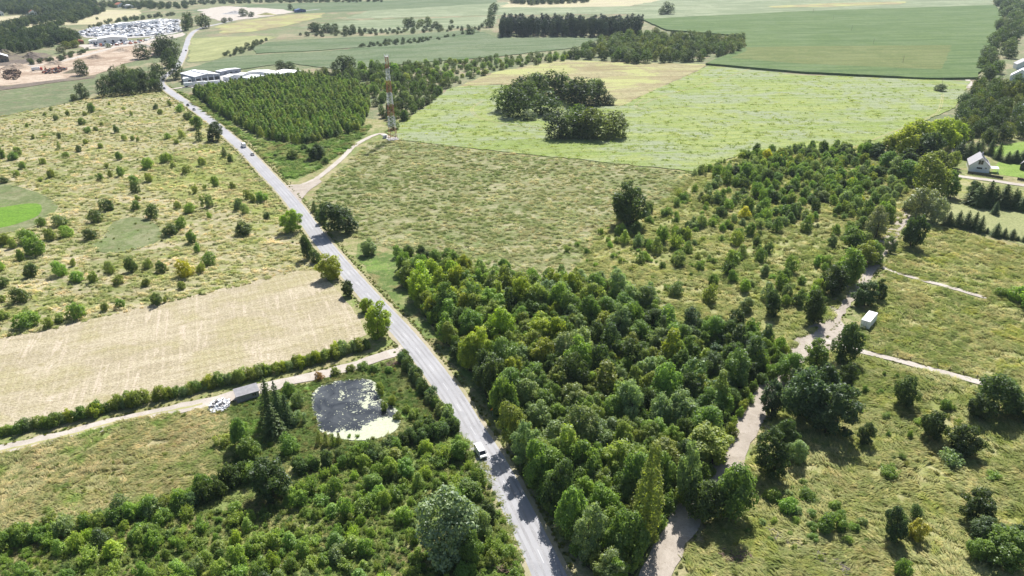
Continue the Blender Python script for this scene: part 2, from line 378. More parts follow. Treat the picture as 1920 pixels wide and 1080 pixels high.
def tuft_mat(name, pal, stretch=None, gain=1.0):
    t = NT(name); v = t.pos(); col, c, d = grass_colour(t, v, pal, 0.012, stretch)
    col = t.mix(1.0, col, (gain * 0.97, gain * 0.985, gain * 1.10), 'MULTIPLY')
    oi = t.node('ShaderNodeObjectInfo')
    col = t.mix(1.0, col, t.ramp(oi.outputs['Random'], [(0, (1.1, 1.22, 1.0)), (.35, (1.4, 1.48, 1.25)), (.7, (1.6, 1.58, 1.4)), (1, (1.95, 1.8, 1.6))]), 'MULTIPLY')
    d = t.node('ShaderNodeBsdfDiffuse'); t.l.new(col, d.inputs[0])
    tr = t.node('ShaderNodeBsdfTranslucent'); t.l.new(t.mix(1.0, col, (1.3, 1.27, 1.02), 'MULTIPLY'), tr.inputs[0])
    m1 = t.node('ShaderNodeMixShader'); m1.inputs[0].default_value = 0.5; t.l.new(d.outputs[0], m1.inputs[1]); t.l.new(tr.outputs[0], m1.inputs[2])
    t.l.new(m1.outputs[0], t.out.inputs['Surface']); return t.m

# ------------------------------------------------------------------ the land: fields, meadows, tracks, water
_zc = [0.0]
def sheet(name, pts, mat, jit=0.8, raise_=0.0, z=None, step=5.0, ground=False):
    """one field: an irregular-edged sheet; with raise_ it is a standing crop with sides"""
    P = pts if ground else GP(pts)
    rng = random.Random(len(name) * 131 + int(P[0][0]))
    Q = []; n = len(P)
    for i in range(n):
        a, b = P[i], P[(i + 1) % n]; L = (b - a).length
        st = max(step, 0.012 * (a.y + b.y) / 2)
        k = max(1, int(L / st))
        nx, ny = -(b - a).y / max(L, 1e-6), (b - a).x / max(L, 1e-6)
        for q in range(k):
            p = a + (b - a) * (q / k); j = rng.uniform(-1, 1) * jit * (0.4 if q == 0 else 1) * max(1, st / step * 0.6)
            Q.append((p.x + nx * j, p.y + ny * j))
    if z is None: _zc[0] += 0.006; z = 0.02 + _zc[0]
    tris = tessellate_polygon([[Vector((x, y, 0)) for x, y in Q]])
    V = [(x, y, z + raise_) for x, y in Q]; F = [tuple(t) for t in tris]
    if raise_:
        k = len(V); V += [(x, y, 0.0) for x, y in Q]
        F += [(i, (i + 1) % k, k + (i + 1) % k, k + i) for i in range(k)]
    o = mesh_obj(name, V, F, MAT[mat], kind='structure')
    bm = bmesh.new(); bm.from_mesh(o.data)
    for f in bm.faces:
        f.normal_update()
        if abs(f.normal.z) > 0.5 and f.normal.z < 0: f.normal_flip()
    bm.to_mesh(o.data); bm.free()
    return o
def ribbon(name, cl, width, mat, z, jit=0.0, kind='structure', seed=1, taper=None, drop=0.0):
    rng = random.Random(seed); V = []; F = []; n = len(cl)
    wj = 0.0
    for i, p in enumerate(cl):
        a = cl[max(0, i - 1)]; b = cl[min(n - 1, i + 1)]; d = (b - a).normalized(); nn = Vector((-d.y, d.x))
        w = (width if taper is None else taper(i / (n - 1)) * width) / 2
        l = w + rng.uniform(-1, 1) * jit; r = w + rng.uniform(-1, 1) * jit
        V += [(p.x + nn.x * l, p.y + nn.y * l, z - drop), (p.x + nn.x * l * .82, p.y + nn.y * l * .82, z), (p.x, p.y, z + drop * .3), (p.x - nn.x * r * .82, p.y - nn.y * r * .82, z), (p.x - nn.x * r, p.y - nn.y * r, z - drop)]
    for i in range(n - 1):
        for q in range(4): F.append((i * 5 + q, i * 5 + q + 1, i * 5 + 6 + q, i * 5 + 5 + q)[::-1])
    return mesh_obj(name, V, F, MAT[mat], kind=kind)

S = 9000
mesh_obj('ground', [(-S, -S, 0), (S, -S, 0), (S, S, 0), (-S, S, 0)], [(0, 1, 2, 3)], MAT['meadow_far'], kind='structure')
V2 = lambda x, y: Vector((x, y, 0))
sheet('rough_pasture_land', [V2(-480, 20), V2(520, 20), V2(560, 330), V2(300, 520), V2(-200, 560), V2(-480, 430)], 'meadow_rough', ground=True, jit=3)
DRY = "-250,225 0,219 60,207 140,191 185,179 300,169 345,195 400,240 450,285 500,345 545,405 590,475 612,500 560,508 440,540 250,583 100,618 0,636 -250,690"
sheet('dry_meadow_land', DRY, 'meadow_dry', 1.5)
GREENP = "262,338 285,300 330,284 420,272 448,290 500,350 545,412 520,420 450,392 400,384 330,372"
sheet('green_patch_land', GREENP, 'meadow_lime', 4.0)
STUB = "-250,688 0,634 100,614 250,580 420,540 560,507 600,508 640,552 676,600 688,628 640,648 480,694 330,729 190,764 0,806 -250,864"
sheet('stubble_field', STUB, 'stubble', 0.5)
BROWN = "-250,915 0,857 110,828 250,790 400,764 430,780 440,860 400,900 250,950 120,985 0,1005 -250,1060"
sheet('rough_grass_land', BROWN, 'meadow_rough', 1.0)
POND_BANK = "400,775 500,742 600,712 700,690 752,668 800,740 862,795 800,825 700,850 560,870 440,900 405,870"
sheet('pond_bank_land', POND_BANK, 'meadow_lush', 1.0)
sheet('bright_bank_land', "738,700 756,690 775,715 800,765 786,795 762,798 750,770 735,740", 'meadow_bank', 0.8)
sheet('green_bank_land', "505,752 585,722 588,760 592,800 610,830 560,862 500,850 520,810", 'meadow_bank', 1.0)
THICKET = "-300,1300 -300,1050 0,1000 250,940 450,880 700,840 862,797 905,860 955,960 985,1060 1000,1300"
sheet('thicket_land', THICKET, 'meadow_herb', 1.0)
MIDM = "575,385 600,352 692,268 750,262 900,283 1100,303 1305,324 1330,310 1240,385 1140,420 1060,530 950,530 830,505 740,470 660,440 600,415"
sheet('fallow_meadow_land', MIDM, 'meadow_mid', 1.2)
VERGE = "330,172 400,222 470,268 540,336 560,336 600,318 648,283 684,256 700,235 560,275 480,262 430,230 365,180"
sheet('green_verge_land', VERGE, 'meadow_lush', 0.8)
SCRUB = "1305,326 1400,288 1640,277 1720,320 1775,330 1700,410 1640,490 1560,590 1500,650 1470,660 1240,620 1060,540 1140,420 1240,382"
sheet('scrub_land', SCRUB, 'meadow_right', 1.2)
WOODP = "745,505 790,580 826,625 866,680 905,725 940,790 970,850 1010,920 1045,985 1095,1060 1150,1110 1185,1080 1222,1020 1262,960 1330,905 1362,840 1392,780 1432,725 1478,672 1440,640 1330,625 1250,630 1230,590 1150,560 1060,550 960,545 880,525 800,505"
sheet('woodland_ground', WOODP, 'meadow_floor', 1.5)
sheet('lush_verge_land', "672,455 700,468 745,480 770,560 812,618 850,665 892,712 930,780 965,850 935,800 905,745 868,705 805,640 750,580 700,520 668,480", 'meadow_lush', 0.8)
UPR = "1665,500 1705,440 1765,425 1925,468 2250,540 2250,880 1920,745 1840,712 1640,660 1612,640 1640,560"
sheet('yellow_meadow_land', UPR, 'meadow_yellow', 1.0)
LOWR = "1600,668 1840,727 1960,762 2250,860 2350,1300 1330,1300 1290,1050 1390,910 1430,830 1510,705 1570,665"
sheet('grass_slope_land', LOWR, 'meadow_right', 1.0)
sheet('lime_paddock_land', "1690,412 1780,378 1920,398 2250,440 2250,525 1925,462 1780,424 1705,436", 'limefield', 1.0)
sheet('house_paddock_land', "1780,345 1800,336 1920,356 2200,390 2200,436 1920,396 1800,372", 'meadow_yellow', 0.8)
sheet('garden_lawn', "1852,292 1862,276 1920,266 2150,262 2150,305 1920,298", 'lawn', 0.8)
sheet('house_lawn', "1858,326 1872,304 1905,303 1990,308 1990,336 1920,334", 'lawn', 0.5)
RAPE = "748,262 722,247 790,206 842,166 880,162 940,160 1100,200 1165,200 1200,182 1330,124 1500,141 1820,153 1790,202 1690,246 1640,277 1400,286 1305,323 1100,301 900,281"
sheet('bright_green_field', RAPE, 'rape', 1.2, 0.3)
sheet('fallow_field', "850,165 930,135 1050,113 1330,121 1215,176 1165,198 1100,198 940,158", 'fallow', 2.0, z=0.2)
MAIZE = "1202,38 1500,23 1865,11 1880,30 1868,60 1832,149 1740,150 1500,138 1322,122 1400,90 1396,70 1250,58"
sheet('maize_field', MAIZE, 'maize', 1.0, 2.0)
sheet('ripening_maize_field', "1400,98 1395,92 1500,90 1785,88 1770,122 1762,134 1500,123 1370,112", 'maize_pale', 1.0, z=2.2)
sheet('grey_crop_field', "335,133 400,116 445,106 600,98 760,82 905,60 935,71 1130,72 1080,90 930,107 800,117 640,131 540,119 420,135", 'greyfield', 1.5, 0.5)
sheet('upper_crop_field', "470,92 500,80 620,72 760,66 890,56 900,60 740,84 600,95 480,101", 'greyfield', 2.0, 0.4)
sheet('lime_crop_field', "352,117 357,72 480,67 520,70 455,92 430,104 395,114", 'limefield', 2.0, z=0.25)
sheet('pale_crop_field', "560,52 640,40 930,30 930,48 820,56 690,62 640,56", 'palefield', 3.0, z=0.2)
sheet('distant_crop_field', "640,36 700,18 950,4 1180,12 1250,10 1500,4 1840,0 1860,10 1500,22 1200,36 1190,26 940,28", 'palefield', 3.0, z=0.22)
sheet('horizon_crop_field', "350,20 480,8 700,2 930,-6 930,6 700,20 560,26 420,24", 'greyfield', 3.0, z=0.23)
sheet('distant_heath_land', "935,14 960,2 1120,-3 1260,-4 1180,12 1060,14", 'tanfield', 3.0, z=0.25)
sheet('horizon_meadow_field', "1180,10 1260,-4 1500,-14 1900,-20 1860,6 1500,14", 'palefield', 3.0, z=0.24)
sheet('ploughed_strip_land', "1440,12 1560,6 1700,3 1690,8 1560,13 1450,15", 'fallow', 2.0, z=0.5)
sheet('brown_slope_land', "405,50 480,36 560,26 610,24 600,34 540,48 470,60 420,64", 'fallow', 3.0, z=0.26)
sheet('sand_terrace_land', "372,18 420,12 520,17 560,22 480,34 415,40 380,28", 'lane', 3.0, z=0.3)
sheet('ripe_corn_field', "105,47 172,18 266,20 262,29 190,46", 'tanfield', 2.0, z=0.28)
sheet('small_corn_field', "22,56 48,44 100,36 104,40 62,50 30,60", 'tanfield', 2.0, z=0.29)
sheet('edge_corn_field', "-120,40 0,32 58,27 30,40 8,50 -120,60", 'tanfield', 2.0, z=0.27)
sheet('wet_meadow_land', "-200,215 -200,178 0,172 50,164 180,147 184,172 140,190 60,206 0,219", 'meadow_dull', 1.5, z=0.24)
sheet('sand_pit_land', "-150,172 0,167 40,161 150,146 182,140 232,120 285,106 302,84 305,70 240,79 160,97 80,112 0,112 -150,118", 'earth', 2.0, z=0.26)
sheet('spoil_land', "-60,122 0,118 20,100 60,96 100,104 60,118 20,124", 'darkearth', 2.0, z=0.3)
sheet('scrap_yard_ground', "138,64 160,56 215,44 300,35 337,36 340,60 300,68 240,72 165,71", 'yard', 2.0, z=0.28)
sheet('pit_yard_ground', "140,85 190,82 240,79 300,70 345,60 347,66 305,79 240,87 160,93", 'lane', 2.0, z=0.31)
sheet('factory_yard_ground', "345,158 420,138 565,132 570,147 500,154 420,163 360,165", 'yard', 1.0, z=0.22)
sheet('roadside_field_ground', "300,82 330,60 350,62 345,95 332,125 305,110", 'meadow_dull', 1.0, z=0.22)
_alg = [Vector((p.x, p.y, 0)) for p in catmull(GP("-60,392 0,390 35,384 68,382 79,389 72,404 45,416 0,428 -60,434"), 3, True)]
sheet('algae_pool_water', _alg, 'algae', 0.3, ground=True, z=0.2)
_ring = [Vector((p.x, p.y, 0)) for p in catmull(GP("-80,345 0,345 40,352 85,368 108,385 96,405 60,425 0,440 -80,452"), 3, True)]
sheet('sedge_bed_land', _ring, 'meadow_sedge', 1.0, ground=True, z=0.16)
_hol = [Vector((p.x, p.y, 0)) for p in catmull(GP("205,425 225,412 262,408 290,420 305,440 285,458 240,472 195,474 170,462 195,448"), 3, True)]
sheet('sedge_hollow_land', _hol, 'meadow_sedge', 1.2, ground=True, z=0.17)

# mounds and the dark bank of the sand pit
sheet('pit_bank_land', "-60,176 0,170 45,164 120,153 178,146 182,141 150,144 90,152 20,160 -60,166", 'darkearth', 1.2, z=0.33)
def mound(px, py, wpx, h, mat, seed):
    c = G(px, py); s_, d_ = PXM(c); R = wpx / s_ / 2; V = []; F = []; rr = random.Random(seed); nr, na = 6, 18
    for i in range(nr + 1):
        f = i / nr
        for k in range(na):
            a = 6.283 * k / na; q = R * f * (1 + .18 * math.sin(2 * a + seed) + .08 * rr.uniform(-1, 1)); V.append((c.x + math.cos(a) * q, c.y + math.sin(a) * q * .7, .2 + h * (math.cos(f * math.pi) + 1) / 2 * (1 + .12 * rr.uniform(-1, 1)) - (f == 1) * .2))
    for i in range(nr):
        for k in range(na): F.append((i * na + k, i * na + na + k, i * na + na + (k + 1) % na, i * na + (k + 1) % na))
    mesh_obj('spoil_mound_terrain', V, F, MAT[mat], kind='structure')
for k, q in enumerate(((30, 128, 60, 5, 'earth'), (105, 121, 46, 4, 'earth'), (180, 110, 50, 4, 'earth'), (230, 96, 46, 3.5, 'earth'), (60, 108, 50, 6, 'darkearth'), (10, 104, 50, 7, 'darkearth'), (140, 136, 44, 3, 'darkearth'), (270, 88, 40, 3, 'lane'), (440, 26, 50, 5, 'yard'), (500, 28, 40, 4, 'fallow'))): mound(*q, k)
# roads
ROAD = catmull(GP("1075,1190 1030,1080 985,985 947,910 913,850 881,800 843,737 799,678 760,630 705,570 650,509 600,449 547,377 500,326 460,284 420,248 380,215 340,187 312,167 301,156 306,146 318,138 331,127 340,112 346,97 351,80 356,68 366,58 384,51 410,45 440,38 480,31 540,24 600,17"), 3.0)
_s = [0.0]
for i in range(1, len(ROAD)): _s.append(_s[-1] + (ROAD[i] - ROAD[i - 1]).length)
ribbon('verge_path', ROAD, 9.4, 'verge', 0.20, 0.35, seed=4, drop=0.06)
road = ribbon('road', ROAD, 6.9, 'asphalt', 0.27, 0.06, seed=5, drop=0.05)
def along(s):
    i = max(0, min(len(_s) - 2, int(np.searchsorted(_s, s)) - 1)); t = (s - _s[i]) / max(1e-6, _s[i + 1] - _s[i])
    return ROAD[i].lerp(ROAD[i + 1], t), (ROAD[i + 1] - ROAD[i]).normalized()
dash_me = None; s_ = 20.0
while s_ < 640:
    p, d = along(s_)
    if dash_me is None:
        b = MB().box(-0.07, -2.0, 0, 0.07, 2.0, 0.006); dash = b.build('lane_dash', MAT['paint'], road); dash_me = dash.data
    else: dash = link(bpy.data.objects.new('lane_dash', dash_me), road)
    dash.location = (p.x, p.y, 0.292); dash.rotation_euler = (0, 0, math.atan2(d.y, d.x) - math.pi / 2); s_ += 11.8
for off in (-2.45, -0.95, 0.95, 2.45):                    # darker wheel tracks
    cl = []
    for i, p in enumerate(ROAD):
        if _s[i] > 430: break
        d = (ROAD[min(i + 1, len(ROAD) - 1)] - ROAD[max(0, i - 1)]).normalized(); cl.append(p + Vector((-d.y, d.x)) * off)
    e = ribbon('wheel_strip', cl, 0.62, 'wheel', 0.279 if abs(off) > 2 else 0.284, 0.12, seed=40 + int(off * 4)); e.parent = road; del e['kind']
# junction apron and the tower track
TT = catmull(GP("548,362 566,352 590,338 612,322 640,298 662,276 684,262 712,251 728,258"), 2.0)
ribbon('tower_track_path', TT, 4.2, 'lane', 0.24, 0.25, seed=12, taper=lambda t: 0.85 + 2.6 * max(0, 0.16 - t) / 0.16)
sheet('junction_apron_road', "528,350 545,347 572,346 596,335 604,341 582,356 566,374 560,398 545,378", 'track', 0.2, z=0.25)
LANE = catmull(GP("770,648 748,658 690,678 600,704 540,716 480,731 380,758 250,785 100,824 0,848 -150,888"), 3.0)
ribbon('farm_lane_path', LANE, 5.6, 'lane', 0.2, 0.6, seed=14, taper=lambda t: 0.8 + 0.35 * t)
ribbon('lane_grass_strip', [p for p in LANE[20:]], 0.7, 'rut', 0.21, 0.3, seed=17)
TRK = catmull(GP("1195,1190 1228,1080 1262,1012 1300,950 1345,895 1378,850 1400,800 1436,735 1488,672 1532,620 1578,570 1618,520 1655,465 1692,408 1728,352 1762,318 1790,285 1806,262 1812,230"), 3.0)
ribbon('gravel_track_path', TRK, 6.2, 'track', 0.22, 0.85, seed=19, taper=lambda t: 1.12 - 0.5 * t)
sheet('track_lay_by_path', "1480,680 1484,640 1510,618 1540,605 1575,600 1590,620 1560,655 1520,668", 'track', 0.6, z=0.215)
SIDE = catmull(GP("1545,640 1600,656 1650,668 1700,681 1770,700 1840,719 1930,745 2100,790"), 3.0)
ribbon('side_track_path', SIDE, 2.9, 'lane', 0.23, 0.25, seed=23)
MTP = catmull(GP("1655,500 1675,510 1740,529 1800,545 1850,560"), 3.0)
ribbon('meadow_track_path', MTP, 2.4, 'lane', 0.30, 0.3, seed=24)
MTC = [Vector((p.x, p.y + 2.6, 0)) for p in MTP] + [Vector((p.x, p.y - 4.2, 0)) for p in MTP[::-1]]
ribbon('house_drive_road', catmull(GP("1760,322 1800,331 1860,339 1920,348 2050,366"), 3.0), 5.0, 'lane', 0.25, 0.2, seed=25)
ribbon('field_edge_path', catmull(GP("1815,165 1818,156 1814,148 1822,132 1832,118 1850,100"), 3.0), 4.5, 'lane', 0.25, 0.3, seed=26)
ribbon('pit_haul_path', catmull(GP("-60,138 30,126 90,120 160,104 240,82 305,71 340,66"), 5.0), 9, 'lane', 0.32, 0.8, seed=27)
ribbon('yard_access_path', catmull(GP("318,168 345,164 380,161 420,157 470,152"), 3.0), 6, 'lane', 0.3, 0.4, seed=28)
# sprayer tramlines in the bright crop
for k, s in enumerate(("1405,130 1385,138 1340,152 1290,168 1245,180 1205,196", "1208,186 1192,196 1196,204 1215,206 1300,200", "1768,178 1760,208 1740,222 1690,242 1640,262 1590,280", "905,190 885,205 900,222 960,236 1060,246")):
    c = catmull(GP(s), 3.0)
    for off in (-0.9, 0.9):
        ribbon('tramline_path', [p + Vector((off, off * 0.2)) for p in c], 0.55, 'rut', 0.52 + 0.004 * k, 0.1, seed=30 + k)

# ------------------------------------------------------------------ pond
def vnoise(x, y, seed=0):
    def h(i, j):
        n = (i * 374761393 + j * 668265263 + seed * 982451653) & 0xFFFFFFFF
        n = ((n ^ (n >> 13)) * 1274126177) & 0xFFFFFFFF
        return ((n ^ (n >> 16)) & 0xFFFF) / 65535.0
    i = np.floor(x).astype(np.int64); j = np.floor(y).astype(np.int64); fx = x - i; fy = y - j
    fx = fx * fx * (3 - 2 * fx); fy = fy * fy * (3 - 2 * fy)
    return (h(i, j) * (1 - fx) + h(i + 1, j) * fx) * (1 - fy) + (h(i, j + 1) * (1 - fx) + h(i + 1, j + 1) * fx) * fy
def fbm(x, y, seed=0, o=4):
    s = 0; a = 0.5; t = 0
    for k in range(o): s = s + a * vnoise(x * 2 ** k + 17 * k, y * 2 ** k, seed + k); t += a; a *= 0.55
    return s / t
PONDPX = "583,748 592,732 612,720 648,713 690,712 711,726 716,750 742,766 751,784 744,806 712,822 668,827 622,820 600,808 590,786"
POND = [Vector((p.x, p.y, 0)) for p in catmull(GP(PONDPX), 1.2, True)]
t = NT('pond_water'); v = t.pos(); n = t.noise(v, 2.2, 3, 0.6)
wc = t.mix(t.sstep(t.noise(v, 0.13, 4, 0.6, 0.8), 0.36, 0.66), (.022, .026, .030), (.075, .082, .085))  # broad pale patches painted into the water colour, standing in for cloud reflections
MAT['water'] = t.principled(wc, 0.05, 0.5, t.bump(n, 0.06, 0.05))
sheet('pond_water', POND, 'water', 0.05, ground=True, z=0.215, step=1.0)
t = NT('duckweed'); v = t.pos(); c = t.mix(t.sstep(t.noise(v, 1.5, 5, 0.7), 0.3, 0.7), (.34, .365, .25), (.44, .46, .345))
MAT['duckweed'] = t.principled(c, 0.7, 0.3)
xs = [p.x for p in POND]; ys = [p.y for p in POND]; cs = 0.15
gx, gy = np.meshgrid(np.arange(min(xs), max(xs), cs), np.arange(min(ys), max(ys), cs))
ins = inside(gx, gy, POND)
ed = np.full(gx.shape, 1e9)
for p in POND: ed = np.minimum(ed, np.hypot(gx - p.x, gy - p.y))
def gauss(px, py, r):
    c = G(px, py); return np.exp(-((gx - c.x) ** 2 + (gy - c.y) ** 2) / (2 * r * r))
bias = 0.75 * np.exp(-ed / 0.8) + 1.1 * gauss(730, 800, 3.6) + 0.9 * gauss(700, 815, 3.4) + 0.8 * gauss(650, 825, 3.0) + 0.55 * gauss(708, 722, 3.0) + 0.42 * gauss(690, 758, 2.6) + 0.33 * gauss(660, 745, 3.6) + 0.3 * gauss(610, 815, 2.0)
nz = 0.6 * fbm(gx * 0.5, gy * 0.5, 3, 5) + 0.4 * fbm(gx * 2.1, gy * 2.1, 5, 4)
keep = ins & (bias + (nz - 0.5) * 1.9 > 0.40 + 0.22 * np.random.default_rng(8).random(gx.shape))
keep |= ins & (fbm(gx * 2.4, gy * 2.4, 9, 3) + .25 * (fbm(gx * .4, gy * .4, 12, 2) - .5) > 0.80)
V = []; F = []; rr = random.Random(5)
for (j, i) in zip(*np.nonzero(keep)):
    x, y = gx[j, i], gy[j, i]; k = len(V)
    for a, b in ((-1, -1), (1, -1), (1, 1), (-1, 1)):
        V.append((x + a * cs * rr.uniform(.42, .62), y + b * cs * rr.uniform(.42, .62), 0.228 + 0.002 * rr.random()))
    F.append((k, k + 1, k + 2, k + 3))
mesh_obj('duckweed', V, F, MAT['duckweed'], kind='stuff', label='pale duckweed floating in patches on the dark pond', category='duckweed')

# ------------------------------------------------------------------ plant models (each mesh is built once and shared by its copies)
def leaf_mesh(name, pos, nrm, size, mat, rng, ratio=0.62):
    n = len(pos)
    r = rng.normal(size=(n, 3)); t = np.cross(nrm, r); t /= np.linalg.norm(t, axis=1, keepdims=True) + 1e-9
    b = np.cross(nrm, t); s = size[:, None]
    fold = nrm * s * 0.16
    V = np.stack([pos - t * s * .5, pos - b * s * .5 * ratio + fold, pos + t * s * .5, pos + b * s * .5 * ratio + fold], 1).reshape(-1, 3)
    me = bpy.data.meshes.new(name)
    me.vertices.add(4 * n); me.vertices.foreach_set('co', V.astype(np.float32).ravel())
    me.loops.add(4 * n); me.loops.foreach_set('vertex_index', np.arange(4 * n, dtype=np.int32))
    me.polygons.add(n); me.polygons.foreach_set('loop_start', np.arange(0, 4 * n, 4, dtype=np.int32)); me.polygons.foreach_set('loop_total', np.full(n, 4, np.int32))
    a = me.attributes.new('tone', 'FLOAT', 'POINT'); a.data.foreach_set('value', np.repeat(rng.random(n), 4).astype(np.float32))
    me.materials.append(MAT[mat]); me.update(calc_edges=True); return me
def unit(v): return v / (np.linalg.norm(v, axis=1, keepdims=True) + 1e-9)
def lobed(rng, lobes, n, leaf, jag=0.28, up=0.25, face=0.6):
    """leaves on and in a set of lobes (x,y,z,rx,rz)"""
    L = np.array(lobes); w = L[:, 3] ** 2; w /= w.sum(); k = rng.choice(len(L), n, p=w)
    d = unit(rng.normal(size=(n, 3)) + np.array([0, 0, up])); rad = 1 - jag * rng.random(n) ** 1.6 + 0.13 * rng.normal(size=n)
    R = np.stack([L[k, 3], L[k, 3], L[k, 4]], 1)
    pos = L[k, :3] + d * R * rad[:, None]
    nr = unit(d * face + rng.normal(size=(n, 3)) * 0.42 + np.array([0, 0, 0.5]))
    # drop leaves buried deep inside another lobe
    keep = np.ones(n, bool)
    for j in range(len(L)):
        q = (pos - L[j, :3]) / np.array([L[j, 3], L[j, 3], L[j, 4]]); keep &= ~((np.linalg.norm(q, axis=1) < 0.62) & (k != j))
    keep &= pos[:, 2] > 0.03
    pos = pos[keep]; nr = nr[keep]
    return pos, nr, leaf * rng.uniform(0.6, 1.35, len(pos))
def crown_round(name, seed, Wd, H, base, nl, n, leaf, mat='leaf', open_=0.0, top=0.0, lob=(0.10, 0.2), peak=0.5):
    """irregular crown: branch clumps of uneven size on an uneven body, gaps between them"""
    rng = np.random.default_rng(seed); lobes = []
    cz = H * (base + 1) / 2; ra = Wd / 2; rz = H * (1 - base) / 2; p1, p2, p3 = rng.uniform(0, 6.28, 3)
    lean = rng.normal(0, 0.06 * Wd, 2)
    for i in range(nl):
        u = (i + 0.5) / nl; z = 1 - 1.93 * u; t = i * 2.39996 + rng.uniform(-.7, .7); q = math.sqrt(max(0, 1 - z * z)) * (1 - 0.22 * peak * max(0, z))
        out = 1 + .17 * math.sin(t + p1) + .13 * math.sin(2 * t + p2) + .08 * math.sin(3 * t + p3 + 2 * z)
        rl = Wd * rng.uniform(*lob) * (1 - 0.2 * abs(z)); f = rng.uniform(0.66, 1.06) * out
        x = math.cos(t) * q * (ra - rl * .8) * f + lean[0] * (z + 1); y = math.sin(t) * q * (ra - rl * .8) * f + lean[1] * (z + 1)
        zz = cz + z * (rz - rl * 0.6) * rng.uniform(0.80, 1.12) + (rng.random() < .25) * rng.uniform(0, .10) * H * max(0, z + .3)
        lobes.append((x, y, max(zz, rl * 0.5), rl, rl * rng.uniform(0.7, 1.15)))
    lobes.append((0, 0, cz * .95, ra * 0.45, rz * 0.55))
    p, r, s = lobed(rng, lobes, n, leaf, 0.30 + open_)
    g = np.sin(p[:, 0] * 7.1 / Wd * 2 + p1) + np.sin(p[:, 1] * 7.7 / Wd * 2 + p2) + np.sin(p[:, 2] * 8.3 / H * 2 + p3) + rng.normal(0, .8, len(p))
    k = g > -1.55; p = p[k]; r = r[k]; s = s[k]
    k = rng.random(len(p)) < 0.06; c = np.array([0, 0, cz]); p[k] = c + (p[k] - c) * rng.uniform(1.03, 1.18, (k.sum(), 1)); p[:, 2] = np.maximum(p[:, 2], 0.05)
    return leaf_mesh(name, p, r, s, mat, rng)
def crown_spruce(name, seed, Wd, H, n_lv, nb, leaf, mat='needle', lean=0.0):
    rng = np.random.default_rng(seed); P = []; N = []
    for l in range(n_lv):
        u = l / (n_lv - 1); z = H * (0.03 + 0.95 * u); R = Wd / 2 * 1.15 * (1 - u) ** 0.68 + 0.08; k = max(4, int(nb * (1 - 0.6 * u))); o = rng.uniform(0, 6.28)
        for b in range(k):
            a = o + 6.283 * b / k + rng.uniform(-.25, .25); Rb = R * rng.uniform(0.78, 1.12); m_ = max(3, int(Rb / leaf * 2.6))
            for q in range(m_):
                f = (q + rng.random()) / m_; w = rng.normal() * 0.16 * Rb * (1 - f * .6)
                x = math.cos(a) * Rb * f - math.sin(a) * w; y = math.sin(a) * Rb * f + math.cos(a) * w
                P.append((x, y, max(0.05, z - 0.34 * Rb * f + 0.10 * Rb * f * f + rng.normal() * .06))); N.append((math.cos(a) * .5 + rng.normal() * .3, math.sin(a) * .5 + rng.normal() * .3, 0.8))
    P = np.array(P); N = unit(np.array(N)); return leaf_mesh(name, P, N, leaf * rng.uniform(.8, 1.7, len(P)), mat, rng, 0.5)
def crown_column(name, seed, Wd, H, base, n, leaf, mat='leaf', power=0.75, nl=26):
    rng = np.random.default_rng(seed); lobes = []
    for i in range(nl):
        u = (i + 0.5) / nl; z = H * (base + (1 - base) * u * 0.96); R = Wd / 2 * max(0.12, math.sin(math.pi * (0.10 + 0.86 * u) ** power)); t = i * 2.4 + rng.uniform(-.4, .4)
        rl = max(0.18 * Wd, R * 0.55); f = max(0, R - rl)
        lobes.append((math.cos(t) * f, math.sin(t) * f, z, rl, rl * rng.uniform(1.1, 1.7)))
    p, r, s = lobed(rng, lobes, n, leaf, 0.35, 0.15, 0.8); p[:, 2] = np.clip(p[:, 2], 0.1, H * 1.02); return leaf_mesh(name, p, r, s, mat, rng)
def crown_thin(name, seed, Wd, H, n, leaf, mat='leaf'):
    """a loose young bush: upright shoots"""
    rng = np.random.default_rng(seed); P = []; N = []
    for i in range(22):
        a = rng.uniform(0, 6.28); f = rng.random() ** .7; tip = np.array([math.cos(a) * Wd / 2 * f, math.sin(a) * Wd / 2 * f, H * rng.uniform(.55, 1.0) * (1 - .25 * f)])
        root = np.array([tip[0] * .25, tip[1] * .25, 0.0]); m_ = n // 22
        q = rng.random(m_) ** .7; p = root + (tip - root) * q[:, None] + rng.normal(size=(m_, 3)) * 0.11 * Wd * (1.1 - q[:, None] * .7)
        P.append(p); N.append(unit(rng.normal(size=(m_, 3)) * .6 + np.array([0, 0, .6])))
    P = np.concatenate(P); P[:, 2] = np.maximum(P[:, 2], .04); N = np.concatenate(N)
    return leaf_mesh(name, P, N, leaf * rng.uniform(.6, 1.3, len(P)), mat, rng)
def trunk_mesh(name, seed, H, r, limbs=5, spread=2.0, mat='bark', base=0.25):
    rr = random.Random(seed); b = MB(); top = (rr.uniform(-.2, .2), rr.uniform(-.2, .2), H * 0.8)
    b.bar((0, 0, -0.1), (top[0] * .5, top[1] * .5, H * .45), r, r * .62, 7); b.bar((top[0] * .5, top[1] * .5, H * .45), top, r * .62, r * .15, 6)
    for i in range(limbs):
        a = 6.283 * i / limbs + rr.uniform(-.4, .4); z = H * rr.uniform(base, .55); L = spread * rr.uniform(.7, 1.1)
        b.bar((0, 0, z), (math.cos(a) * L, math.sin(a) * L, z + L * rr.uniform(.6, 1.1)), r * .4, r * .08, 5)
    o = b.build(name, MAT[mat], smooth=True); me = o.data; COL.objects.unlink(o); bpy.data.objects.remove(o); return me

